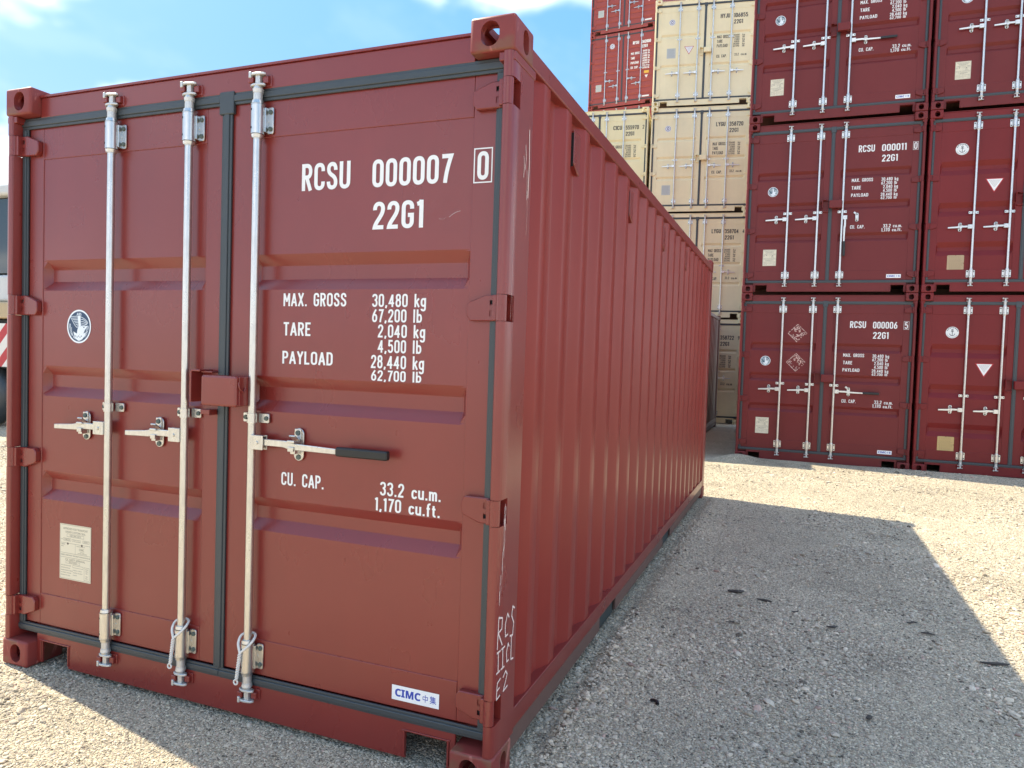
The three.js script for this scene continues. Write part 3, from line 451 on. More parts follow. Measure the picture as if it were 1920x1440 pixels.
const plateMat = printed(sheet(0, 0.2, 0, 0.256, 2200, (c) => {
  c.fillStyle = '#ddd3ba'; c.fillRect(0, 0, 0.2, 0.256); c.strokeStyle = c.fillStyle = '#4b4437'; c.lineWidth = 0.0009;
  const word = (s, x, y, h, align = 'center', sx = 1) => { c.save(); c.translate(x, y); c.scale(h / 100 * sx, -h / 100); c.font = '100px sans-serif'; c.textAlign = align; c.textBaseline = 'middle'; c.fillText(s, 0, 0); c.restore(); };
  c.strokeRect(0.004, 0.004, 0.192, 0.248);
  word('APPROVED FOR TRANSPORT', 0.1, 0.235, 0.0125); word('UNDER CUSTOMS SEAL', 0.1, 0.220, 0.0125); c.strokeRect(0.046, 0.198, 0.108, 0.013); word('GB/CIMC-4670', 0.1, 0.2045, 0.011);
  c.strokeRect(0.022, 0.179, 0.05, 0.011); word('TYPE', 0.012, 0.1845, 0.006); word('CIMC20', 0.047, 0.1845, 0.010); word('MANUFACTURER NO.', 0.108, 0.187, 0.006); word('OF THE CONTAINER', 0.108, 0.180, 0.006); c.strokeRect(0.148, 0.179, 0.04, 0.011); word('000007', 0.168, 0.1845, 0.009);
  c.beginPath(); c.moveTo(0.006, 0.168); c.lineTo(0.194, 0.168); c.moveTo(0.006, 0.122); c.lineTo(0.194, 0.122); c.moveTo(0.1, 0.168); c.lineTo(0.1, 0.122); c.moveTo(0.006, 0.102); c.lineTo(0.194, 0.102); c.stroke();
  word('OWNER', 0.008, 0.161, 0.007, 'left'); word('DATE', 0.008, 0.152, 0.007, 'left'); word('MANUFACTURED BY', 0.108, 0.160, 0.006, 'left'); word('CIMC 中', 0.145, 0.146, 0.014); word('QINGDAO', 0.145, 0.135, 0.006); word('SHIPPING CONTAINERS', 0.145, 0.128, 0.0055);
  for (const x of [0.052, 0.142]) { c.beginPath(); c.arc(x, 0.166, 0.0052, 0, 7); c.fillStyle = '#3a3026'; c.fill(); } c.fillStyle = '#4b4437';
  word('TIMBER COMPONENT TREATMENT IM/BASILEUM SI-84', 0.1, 0.1125, 0.0085, 'center', 0.9); word('CSC SAFETY APPROVAL', 0.1, 0.092, 0.0125); c.strokeRect(0.04, 0.075, 0.09, 0.010); word('GB-LR 20633', 0.085, 0.080, 0.009);
  ['DATE MANUFACTURED', 'IDENTIFICATION NO.', 'MAXIMUM GROSS WEIGHT', 'ALLOWABLE STACKING', 'RACKING TEST LOAD'].forEach((s, i) => { word(s, 0.008, 0.064 - i * 0.0112, 0.0065, 'left'); });
  c.strokeRect(0.085, 0.059, 0.066, 0.010); ['30,480 KG   67,200 LB', '192,000 KG  423,280 LB', '15,240 KG'].forEach((s, i) => word(s, 0.085, 0.047 - i * 0.0112, 0.0065, 'left', 0.9)); c.strokeRect(0.158, 0.010, 0.032, 0.058); ['FLOOR', 'AREA', 'TEST'].forEach((s, i) => word(s, 0.174, 0.060 - i * 0.009, 0.0065)); ['END', 'WALL'].forEach((s, i) => word(s, 0.174, 0.028 - i * 0.009, 0.0065));
}, '#ddd3ba'), 0.5);
function han(c) { // the two characters of the maker's label, brush by brush, in a box 2 x 1
  const S = (pts) => { c.beginPath(); pts.forEach(([x, y], i) => (i ? c.lineTo(x, y) : c.moveTo(x, y))); c.stroke(); };
  S([[0.12, 0.72], [0.14, 0.36], [0.80, 0.36], [0.82, 0.72], [0.12, 0.72]]); S([[0.47, 0.98], [0.47, 0.02]]);
  const o = 1.08; S([[o + 0.28, 0.98], [o + 0.08, 0.72]]); S([[o + 0.22, 0.80], [o + 0.22, 0.42]]); S([[o + 0.50, 0.98], [o + 0.56, 0.88]]);
  for (const y of [0.84, 0.71, 0.58, 0.45]) S([[o + 0.22, y], [o + 0.86, y]]); S([[o + 0.54, 0.86], [o + 0.54, 0.0]]); S([[o + 0.06, 0.31], [o + 0.94, 0.31]]); S([[o + 0.50, 0.28], [o + 0.08, 0.04]]); S([[o + 0.58, 0.28], [o + 0.96, 0.06]]);
}
const makerMat = printed(sheet(0, 0.192, 0, 0.054, 2600, (c) => {
  c.fillStyle = '#f1f1ef'; c.fillRect(0, 0, 0.192, 0.054); c.fillStyle = c.strokeStyle = '#2f45a8';
  c.save(); c.translate(0.012, 0.0275); c.scale(0.0375 / 100 * 1.10, -0.0375 / 100); c.font = 'bold 100px sans-serif'; c.textBaseline = 'middle'; c.fillText('CIMC', 0, 0); c.lineWidth = 4; c.strokeText('CIMC', 0, 0); c.restore();
  c.save(); c.translate(0.124, 0.013); c.scale(0.0275, 0.028); c.lineWidth = 0.085; han(c); c.restore();
}, '#f1f1ef'), 0.4);
const slab = (w, h, d = 0.0012) => new THREE.BoxGeometry(w, h, d);
function flatSticker(name, g, mat, parent, x, y, z = ZD - 0.0026) { const m = new THREE.Mesh(g, mat); m.name = name; m.receiveShadow = true; m.position.set(x, y, z); parent.add(m); return m; }
const round = (r) => { const g = new THREE.CircleGeometry(r, 40); return g; };
const plateGeo = once('plateGeo', () => { const g = new THREE.PlaneGeometry(0.194, 0.249); return g; }), makerGeo = new THREE.PlaneGeometry(0.192, 0.054), emblemGeo = round(0.0735);

// ------------------------------------------------------------------ the containers
const RODS3 = [{ x: -0.601, door: -1, dir: -1, hy: 1.118 }, { x: -0.178, door: -1, dir: -1, hy: 1.118 }, { x: 0.162, door: 1, dir: 1, hy: 1.118, grip: true }];
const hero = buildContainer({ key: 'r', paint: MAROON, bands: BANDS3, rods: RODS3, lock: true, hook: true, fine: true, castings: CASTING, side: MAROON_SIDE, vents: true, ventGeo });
tag(hero.t, 'maroon shipping container numbered 000007, standing alone on the gravel in front of the stacks', 'shipping container');
const PANEL = ZD - 0.0025;
number(hero, 'RCSU', '000007', '0', 1600, WHITE_PRINT);
lay('weight_markings', weights, hero.doors[1], PANEL); lay('capacity_markings', capacity, hero.doors[1], PANEL);
flatSticker('maker_label', makerGeo, makerMat, hero.doors[1], 0.890, 0.2455, ZD + 0.0015);
flatSticker('inspection_sticker', emblemGeo, emblemMat, hero.doors[-1], -0.826, 1.547);
flatSticker('data_plate', plateGeo, plateMat, hero.doors[-1], -0.835, 0.541);
lay('scratch', stencil(0.88, 1.05, 1.93, 2.02, 900, (c) => { c.lineWidth = 0.0014; c.globalAlpha = 0.7; c.beginPath(); c.moveTo(1.012, 1.972); c.quadraticCurveTo(0.99, 1.970, 0.968, 1.952); c.stroke(); c.globalAlpha = 0.35; c.beginPath(); c.moveTo(0.955, 1.950); c.quadraticCurveTo(0.94, 1.944, 0.93, 1.948); c.stroke(); }, new THREE.Color().setRGB(0.75, 0.6, 0.58)), hero.doors[1], PANEL);
// chalk and scraped paint on the right corner post
{
  const st = stencil(-0.2, 0, 0.28, 2.45, 700, (c) => {
    c.lineCap = 'round'; c.lineJoin = 'round'; c.lineWidth = 0.0064; const R = rng(5);
    const S = (pts) => { c.beginPath(); pts.forEach(([x, y], i) => (i ? c.lineTo(x, y) : c.moveTo(x, y))); c.stroke(); };
    // the sheet is seen from +x: its left edge is the door end
    const X = (t) => -0.2 + t;
    const hand = (list, ox, oy, w, h) => { for (const p of list) S(p.map(([a, b]) => [X(ox + a * w), oy + b * h])); };
    hand([[[0, 0], [0.12, 1], [0.8, 0.9], [0.75, 0.55], [0.1, 0.5], [0.9, 0]]], 0.022, 0.49, 0.048, 0.105); hand([[[1, 0.8], [0.6, 1], [0.1, 0.6], [0.2, 0.1], [0.8, 0.1]]], 0.085, 0.500, 0.038, 0.085); hand([[[1, 0.9], [0.5, 1], [0.3, 0.7], [0.9, 0.4], [0.7, 0], [0, 0.05]]], 0.138, 0.490, 0.036, 0.105);
    hand([[[0.4, 1], [0.5, 0]], [[0, 1], [1, 1]], [[0, 0], [1, 0]]], 0.022, 0.405, 0.028, 0.07); hand([[[0.4, 1], [0.5, 0]], [[0, 1], [1, 1]], [[0, 0], [1, 0]]], 0.062, 0.405, 0.028, 0.07); hand([[[1, 0.8], [0.6, 1], [0.1, 0.6], [0.3, 0.1], [0.9, 0.1]]], 0.106, 0.405, 0.026, 0.07); hand([[[0, 1], [0.05, 0.05], [1, 0]]], 0.152, 0.402, 0.024, 0.085);
    hand([[[1, 1], [0.2, 0.9], [0.1, 0.5], [0.8, 0.55], [0.1, 0.5], [0.1, 0.05], [1, 0.1]]], 0.026, 0.31, 0.032, 0.065); hand([[[0, 0.8], [0.5, 1], [0.9, 0.75], [0.1, 0.05], [1, 0.1]]], 0.085, 0.315, 0.042, 0.068);
    c.lineWidth = 0.0026; for (let i = 0; i < 26; i++) { const y = 0.62 + R() * 0.34, x = X(0.03 + 0.02 * Math.sin(y * 9) + R() * 0.012); c.globalAlpha = 0.3 + 0.6 * R(); S([[x, y], [x + (R() - 0.5) * 0.01, y + 0.02 + R() * 0.05]]); }
    for (const [x, y0, y1, w, a] of [[0.050, 1.02, 1.22, 0.0014, 0.3], [0.062, 1.3, 1.75, 0.0014, 0.35], [0.045, 1.6, 1.98, 0.0016, 0.5], [0.172, 2.03, 2.26, 0.006, 0.95], [0.158, 2.02, 2.12, 0.003, 0.8], [0.125, 2.09, 2.16, 0.004, 0.8], [0.14, 2.12, 2.20, 0.004, 0.9], [0.165, 1.9, 2.05, 0.0018, 0.6]]) { c.globalAlpha = a; c.lineWidth = w; S([[X(x), y0], [X(x + 0.004), (y0 + y1) / 2], [X(x - 0.003), y1]]); }
    c.globalAlpha = 1;
  }, new THREE.Color().setRGB(0.78, 0.62, 0.56), 0.9);
  const m = new THREE.Mesh(st.g, st.m); m.name = 'chalk_writing'; m.receiveShadow = true; m.rotation.y = Math.PI / 2; m.position.set(1.2163, 0, -0.2); hero.t.add(m);
  // the sheet's x runs along -z after the turn: shift so that its left edge lies at the door end
}
// ropes tied round the two bars near the middle
for (const [x, label] of [[-0.178, 'white rope loop tied round the locking bar left of the middle door seam'], [0.162, 'white rope loop tied round the locking bar right of the middle door seam']]) {
  const y = 0.337, zc = RZ, pts = [], ring = (a, r, yy) => new THREE.Vector3(x + Math.cos(a) * r, yy, zc + Math.sin(a) * r);
  for (let i = 0; i <= 10; i++) pts.push(ring(-0.3 - Math.PI * 1.0 + 0.1 + i / 10 * (Math.PI + 0.6) + Math.PI * 0.0, 0.026, y + 0.012 * Math.sin(i / 10 * Math.PI)));
  const front = new THREE.Vector3(x - 0.012, y - 0.045, zc + 0.029), tail = new THREE.Vector3(x - 0.030, y - 0.155, zc + 0.026);
  const a = new THREE.CatmullRomCurve3([front, new THREE.Vector3(x - 0.03, y - 0.012, zc + 0.018), new THREE.Vector3(x - 0.033, y + 0.012, zc - 0.004), new THREE.Vector3(x - 0.012, y + 0.020, zc - 0.021), new THREE.Vector3(x + 0.018, y + 0.018, zc - 0.02), new THREE.Vector3(x + 0.032, y + 0.010, zc), new THREE.Vector3(x + 0.026, y - 0.010, zc + 0.02), front]);
  const list = [new THREE.TubeGeometry(a, 60, 0.0050, 8)];
  for (const ph of [0, Math.PI]) { const q = []; for (let i = 0; i <= 40; i++) { const t = i / 40, p = front.clone().lerp(tail, t), w = 0.0034 * (1 - 0.2 * t); q.push(p.add(new THREE.Vector3(Math.cos(ph + t * 34) * w, 0, Math.sin(ph + t * 34) * w))); } list.push(new THREE.TubeGeometry(new THREE.CatmullRomCurve3(q), 120, 0.0046, 7)); }
  list.push(at(new THREE.TorusGeometry(0.009, 0.0034, 8, 18), tail.x - 0.003, tail.y - 0.010, tail.z));
  const rope = part(numbered('rope'), [...list], flat(0.70, 0.67, 0.62, 0.95), scene);
  tag(rope, label, 'rope');
}

// a stack: position of the left front corner, turn, and its containers from the ground up
const STEP = HH + 0.004;
const place = (c, x, z, ya, level) => { c.t.rotation.y = -ya; const cx = x + W2 * Math.cos(ya), cz = z + W2 * Math.sin(ya); c.t.position.set(cx, level * STEP, cz); return c; };
const A = { x: 1.275, z: -9.638, ya: -0.017 }, B = { x: 1.275 + 2.47, z: -9.68, ya: -0.017 }, C = { x: -1.495, z: -15.93, ya: -0.14 }, D = { x: -1.495 - 2.475, z: -15.60, ya: -0.115 }, F = { x: -5.205, z: -23.07, ya: 0.078 };
const maroonA = [
  ['maroon container numbered 000006 with two scraped diamond marks, at the bottom of its stack', '000006', '5'],
  ['maroon container numbered 000011 with its black-gripped handle hanging down, middle of its stack', '000011', '0'],
  ['maroon container with its number out of view, resting on the one numbered 000011', '000009', '1'],
];
maroonA.forEach(([label, num, chk], i) => {
  const rods = RODS3.map((r) => ({ ...r })); if (i === 1) rods[2].hang = true; if (i === 0) rods[2].open = true;
  const c = place(buildContainer({ key: 'r', paint: MAROON_A, bands: BANDS3, rods, lock: true }), A.x, A.z, A.ya, i);
  tag(c.t, label, 'shipping container', 'maroon containers in the nearest stacks');
  if (i < 2) number(c, 'RCSU', num, chk, 900, WHITE_PRINT);
  lay('weight_markings', weights, c.doors[1], PANEL); lay('capacity_markings', capacity, c.doors[1], PANEL);
  flatSticker('maker_label', makerGeo, makerMat, c.doors[1], 0.890, 0.2455, ZD + 0.0015);
  flatSticker('inspection_sticker', emblemGeo, emblemFar, c.doors[-1], -0.826, 1.547); flatSticker('data_plate', plateGeo, plateMat, c.doors[-1], -0.835, 0.541);
  if (i === 0) {
    const R = rng(77), st = stencil(-0.54, -0.22, 1.38, 2.14, 500, (q) => {
      const mark = (cx, cy, w) => { const e = w / 2; q.lineWidth = 0.007; q.lineCap = 'butt';
        const edge = (x0, y0, x1, y1, keep) => { const n = 22; for (let k = 0; k < n; k++) if (R() < keep) { q.globalAlpha = 0.5 + 0.5 * R(); q.lineWidth = 0.006 + 0.010 * R(); q.beginPath(); q.moveTo(mix(x0, x1, k / n), mix(y0, y1, k / n)); q.lineTo(mix(x0, x1, (k + 1) / n), mix(y0, y1, (k + 1) / n)); q.stroke(); } };
        edge(cx, cy + e, cx + e, cy, 0.8); edge(cx + e, cy, cx, cy - e, 0.3); edge(cx, cy - e, cx - e, cy, 0.85); edge(cx - e, cy, cx, cy + e, 0.8);
        for (let k = 0; k < 520; k++) { const u = (R() - 0.5) * e * 1.6, v = (R() - 0.5) * e * 1.6; if (Math.abs(u) + Math.abs(v) > e * 0.9 || fbm3(u * 30 + cx * 50, v * 30 + cy * 50, 3, 2) < 0.5) continue; q.globalAlpha = 0.25 + 0.6 * R(); q.beginPath(); q.ellipse(cx + u, cy + v, 0.003 + R() * 0.008, 0.002 + R() * 0.005, R() * 3, 0, 7); q.fill(); } };
      mark(-0.38, 1.98, 0.27); mark(-0.385, 1.535, 0.27); q.globalAlpha = 1;
    }, new THREE.Color().setRGB(0.78, 0.52, 0.46), 0.8);
    lay('scraped_mark', st, c.doors[-1], PANEL);
  }
});
// the next stack to the right: redder paint, anchor sticker, caution triangle
const anchorMat = printed(sheet(-1, 1, -1, 1, 70, (c) => {
  c.fillStyle = '#e9e9e6'; c.fillRect(-1, -1, 2, 2); c.strokeStyle = '#3b3f42'; c.fillStyle = '#3b3f42'; c.lineWidth = 0.15; c.setLineDash([0.16, 0.12]); c.beginPath(); c.arc(0, 0, 0.84, 0.25, Math.PI - 0.25); c.stroke(); c.setLineDash([0.08, 0.05]); c.lineWidth = 0.06; c.beginPath(); c.arc(0, 0, 0.84, Math.PI + 0.5, -0.5); c.stroke(); c.setLineDash([]);
  c.lineWidth = 0.09; c.beginPath(); c.arc(0, 0.42, 0.12, 0, 7); c.stroke(); c.beginPath(); c.moveTo(0, 0.3); c.lineTo(0, -0.55); c.moveTo(-0.22, 0.16); c.lineTo(0.22, 0.16); c.stroke(); c.beginPath(); c.arc(0, -0.15, 0.4, Math.PI * 1.05, Math.PI * 1.95); c.stroke();
}, '#e9e9e6'));
const cautionMat = printed(sheet(-1, 1, -1, 1, 90, (c) => { c.fillStyle = '#b3202a'; c.fillRect(-1, -1, 2, 2); c.fillStyle = '#f2f0ee'; c.beginPath(); c.moveTo(-0.84, 0.9); c.lineTo(0.84, 0.9); c.lineTo(0, -0.78); c.fill(); c.strokeStyle = '#8d7f80'; c.lineWidth = 0.05; for (let i = 0; i < 7; i++) { const w = 0.6 - i * 0.085; c.setLineDash([0.1, 0.03, 0.06, 0.03]); c.beginPath(); c.moveTo(-w, 0.72 - i * 0.15); c.lineTo(w, 0.72 - i * 0.15); c.stroke(); } }, '#b3202a'));
const triGeo = (() => { const g = new THREE.BufferGeometry(); g.setAttribute('position', new THREE.Float32BufferAttribute([-0.115, 0.1, 0, 0, -0.1, 0, 0.115, 0.1, 0], 3)); g.setAttribute('uv', new THREE.Float32BufferAttribute([0, 1, 0.5, 0, 1, 1], 2)); g.computeVertexNormals(); return g; })();
const tanPlate = printed(sheet(0, 0.2, 0, 0.22, 700, (c) => { c.fillStyle = '#c9a96f'; c.fillRect(0, 0, 0.2, 0.22); c.strokeStyle = '#8a7248'; const R = rng(9); for (let y = 0.205; y > 0.01; y -= 0.0125) { c.lineWidth = 0.003; c.setLineDash([0.006 + R() * 0.02, 0.003 + R() * 0.004]); c.beginPath(); c.moveTo(0.012 + R() * 0.02, y); c.lineTo(0.185 - R() * 0.03, y); c.stroke(); } }, '#c9a96f'), 0.5);
const greyPlate = tanPlate.clone(); greyPlate.color.setRGB(0.82, 0.86, 1.25);
const tanGeo = (() => { const s = new THREE.Shape(); const w = 0.105, h = 0.115, k = 0.006; s.moveTo(-w + k, -h); s.lineTo(w - k, -h); s.lineTo(w - k, -h + k); s.lineTo(w, -h + k); s.lineTo(w, -k); s.lineTo(w - 2 * k, -k / 2); s.lineTo(w - 2 * k, k / 2); s.lineTo(w, k); s.lineTo(w, h - k); s.lineTo(w - k, h - k); s.lineTo(w - k, h); s.lineTo(k, h); s.lineTo(0, h - 2 * k); s.lineTo(-k, h); s.lineTo(-w + k, h); s.lineTo(-w + k, h - k); s.lineTo(-w, h - k); s.lineTo(-w, -h + k); s.lineTo(-w + k, -h + k); const g = new THREE.ShapeGeometry(s); const uv = g.attributes.uv; for (let i = 0; i < uv.count; i++) uv.setXY(i, (uv.getX(i) + w) / (2 * w), (uv.getY(i) + h) / (2 * h)); return g; })();
const RODS4 = [{ x: -0.61, door: -1, dir: -1, hy: 1.05 }, { x: -0.175, door: -1, dir: -1, hy: 1.05 }, { x: 0.175, door: 1, dir: 1, hy: 1.05 }, { x: 0.61, door: 1, dir: 1, hy: 1.05 }];
const redB = [
  'deep red container with a tan plate, standing on the gravel beside the one numbered 000006',
  'deep red container with a grey plate, beside the one numbered 000011',
  'maroon container in the upper right corner, above the deep red one with a grey plate',
];
redB.forEach((label, i) => {
  const c = place(i < 2 ? buildContainer({ key: 'b', paint: MAROON_B, bands: [[1.86, 1.67], [1.28, 1.09], [0.72, 0.53]], slope: 0.066, rods: RODS4.map((r) => ({ ...r, hy: 0.93, cy: 1.13 })), lock: true })
    : buildContainer({ key: 'r', paint: MAROON_A, bands: BANDS3, rods: RODS3.map((r) => ({ ...r })), lock: true }), B.x, B.z, B.ya, i);
  tag(c.t, label, 'shipping container', 'maroon containers in the nearest stacks');
  const d = c.doors[-1];
  if (i < 2) { flatSticker('inspection_sticker', round(0.082), anchorMat, d, -0.79, 2.03); flatSticker('caution_sticker', triGeo, cautionMat, d, -0.375, 1.50); flatSticker('data_plate', tanGeo, i ? greyPlate : tanPlate, d, -0.80, 0.42); } else { flatSticker('inspection_sticker', emblemGeo, emblemFar, d, -0.826, 1.547); flatSticker('data_plate', plateGeo, plateMat, d, -0.835, 0.541); }
});
// beige stack between, farther back
const weightsFar = stencil(0.26, 1.06, 1.36, 1.70, 420, (c) => { ['MAX GROSS', 'TARE', 'PAYLOAD'].forEach((s, i) => letter(c, s, 0.28, 0.28 + [0.30, 0.13, 0.25][i], 1.685 - i * 0.108, 1.61 - i * 0.108)); for (let i = 0; i < 6; i++) { letter(c, ['30480', '67200', '2180', '4810', '28300', '62390'][i], 0.66 + (i > 1 && i < 4 ? 0.025 : 0), 0.80, 1.69 - i * 0.053, 1.648 - i * 0.053, 1.3); letter(c, i % 2 ? 'lb' : 'kg', 0.87, 0.925, 1.69 - i * 0.053, 1.648 - i * 0.053, 1.3); } }, DARK_PRINT);
const capFar = stencil(0.26, 1.0, 0.88, 1.03, 420, (c) => { letter(c, 'CU. CAP.', 0.28, 0.52, 1.0, 0.93); letter(c, '33.2', 0.70, 0.80, 1.015, 0.955); letter(c, 'cu.m', 0.85, 0.98, 1.015, 0.955); }, DARK_PRINT);
const cscFar = printed(sheet(0, 0.2, 0, 0.22, 500, (c) => { c.fillStyle = '#b9bcb7'; c.fillRect(0, 0, 0.2, 0.22); c.strokeStyle = '#8d9190'; const R = rng(19); for (let y = 0.205; y > 0.01; y -= 0.014) { c.lineWidth = 0.004; c.setLineDash([0.008 + R() * 0.02, 0.004]); c.beginPath(); c.moveTo(0.015, y); c.lineTo(0.18 - R() * 0.03, y); c.stroke(); } }, '#b9bcb7'), 0.4), cscGeo = new THREE.PlaneGeometry(0.21, 0.24);
const sealFar = printed(sheet(-1, 1, -1, 1, 60, (c) => { c.fillStyle = '#e6e4e6'; c.fillRect(-1, -1, 2, 2); c.strokeStyle = '#5b5f80'; c.lineWidth = 0.14; c.beginPath(); c.arc(0, 0, 0.78, 0, 7); c.stroke(); c.lineWidth = 0.22; c.beginPath(); c.ellipse(0, 0, 0.28, 0.42, 0, 0, 7); c.stroke(); }, '#e6e4e6'));
const BEIGES = [
  ['LYGU', '358722', '9', 'beige container numbered 358722 in the shade at the bottom of the narrow gap'],
  ['LYGU', '358704', '4', 'beige container numbered 358704, second from the ground in its stack'],
  ['LYGU', '358720', '', 'beige container numbered 358720, third from the ground in its stack'],
  ['HYJU', '106855', '', 'beige container numbered 106855 with a red-edged triangle, topmost of the beige stack'],
];
BEIGES.forEach(([code, num, chk, label], i) => {
  const top = i === 3;
  const rods = RODS4.map((r) => ({ ...r, hy: top ? 0.80 : 1.13, cy: top ? 1.62 : 1.28 }));
  const c = place(buildContainer({ key: top ? 'h' : 'c', paint: BEIGE, bands: top ? [[1.76, 1.67], [1.02, 0.93]] : [[1.83, 1.74], [1.37, 1.28], [0.88, 0.79]], rods: i === 0 ? rods.map((r, k) => (k === 2 ? { ...r, hy: undefined } : r)) : rods, lock: true }), C.x, C.z, C.ya, i);
  tag(c.t, label, 'shipping container', 'beige containers stacked behind');
  number(c, code, num, chk, 520, DARK_PRINT, false, 1.7);
  lay('weight_markings', weightsFar, c.doors[1], PANEL, 0, top ? -0.02 : 0); lay('capacity_markings', capFar, c.doors[1], PANEL, 0, top ? 0.2 : 0);
  flatSticker('inspection_sticker', round(0.075), sealFar, c.doors[-1], -0.80, top ? 2.05 : 2.06); flatSticker('data_plate', cscGeo, cscFar, c.doors[-1], -0.80, top ? 1.30 : 0.55);
  if (top) flatSticker('caution_sticker', triGeo, cautionMat, c.doors[-1], -0.375, 1.35);
});
const beigeLeft = [
  ['beige container at the foot of the stack left of the one numbered 358722', null], ['beige container under the one numbered 555970, left of the one numbered 358704', null], ['pale yellow-beige container numbered 555970, left of the one numbered 358720', '555970'],
];
beigeLeft.forEach(([label, num], i) => {
  const c = place(buildContainer({ key: 'c', paint: BEIGE_D, bands: [[1.83, 1.74], [1.37, 1.28], [0.88, 0.79]], rods: RODS4.map((r) => ({ ...r, hy: 0.80 })), lock: true }), D.x, D.z, D.ya, i);
  tag(c.t, label, 'shipping container', 'beige containers stacked behind');
  if (num) number(c, 'CICU', num, '2', 520, DARK_PRINT, false, 1.7);
  lay('weight_markings', weightsFar, c.doors[1], PANEL);
});
// red stack farthest back
const ribs = []; for (let y = 2.2; y > 0.4; y -= 0.20) ribs.push([y, y - 0.075]);
const weightsRed = stencil(0.26, 1.0, 1.10, 1.86, 360, (c) => { ['MAX GROSS', 'TARE', 'PAYLOAD', 'CU. CAP.'].forEach((s, i) => letter(c, s, 0.29, 0.29 + [0.30, 0.14, 0.28, 0.27][i], 1.80 - i * 0.16, 1.72 - i * 0.16, 1.8)); for (let i = 0; i < 8; i++) { letter(c, ['30480', '67200', '2180', '4810', '28300', '62390', '33.2', '1170'][i], 0.70, 0.86, 1.835 - i * 0.083, 1.775 - i * 0.083, 1.8); letter(c, i % 2 ? 'lb' : 'kg', 0.89, 0.95, 1.835 - i * 0.083, 1.775 - i * 0.083, 1.8); } }, WHITE_PRINT);
const orange = flat(0.75, 0.42, 0.05, 0.5), whiteSticker = flat(0.75, 0.74, 0.72, 0.5);
const redE = ['red container at the foot of the farthest stack', 'red container second from the ground in the farthest stack', 'red container third from the ground in the farthest stack', 'red container in the farthest stack, mostly hidden behind the one numbered 555970', 'red container with an orange sticker, numbered 382000, in the farthest stack', 'red container at the top of the farthest stack, cut by the top of the picture'];
redE.forEach((label, i) => {
  const c = place(buildContainer({ key: 'e', paint: RED_E, bands: ribs, slope: 0.03, rods: [{ x: -0.62, door: -1, dir: 1, hy: 0.92, cy: 1.24 }, { x: -0.16, door: -1, dir: -1, hy: 0.73, cy: 1.24 }, { x: 0.18, door: 1, dir: 1, hy: 0.92, cy: 1.24 }, { x: 0.66, door: 1, dir: -1, hy: 0.73, cy: 1.24 }], lock: false }), F.x, F.z, F.ya, i);
  tag(c.t, label, 'shipping container', 'red containers in the farthest stack');
  if (i < 3) return;
  number(c, 'RFSU', '382000', '', 420, WHITE_PRINT, false, 2); lay('weight_markings', weightsRed, c.doors[1], PANEL);
  flatSticker('inspection_sticker', round(0.09), sealFar, c.doors[-1], -0.40, 2.12); flatSticker('data_plate', cscGeo, cscFar, c.doors[-1], -0.86, 0.72); flatSticker('warning_sticker', slab(0.17, 0.09), orange, c.doors[1], 0.86, 1.08); flatSticker('caution_sticker', triGeo, cautionMat, c.doors[1], 0.86, 0.92).scale.setScalar(0.6); flatSticker('maker_label', slab(0.24, 0.05), whiteSticker, c.doors[1], 0.86, 0.26, ZD + 0.001);
});
// one more container on the ground, right behind the front one; only its far right edge shows past it
{
  const c = buildContainer({ key: 'r', paint: paint(0.20, 0.115, 0.09), bands: BANDS3, rods: RODS3.map((r) => ({ ...r })), lock: true });
  c.t.rotation.y = 0.0; c.t.position.set(0.425 - W2, 0, -9.35); tag(c.t, 'brown container in shade behind the front one, showing only its long side in the gap', 'shipping container');
}

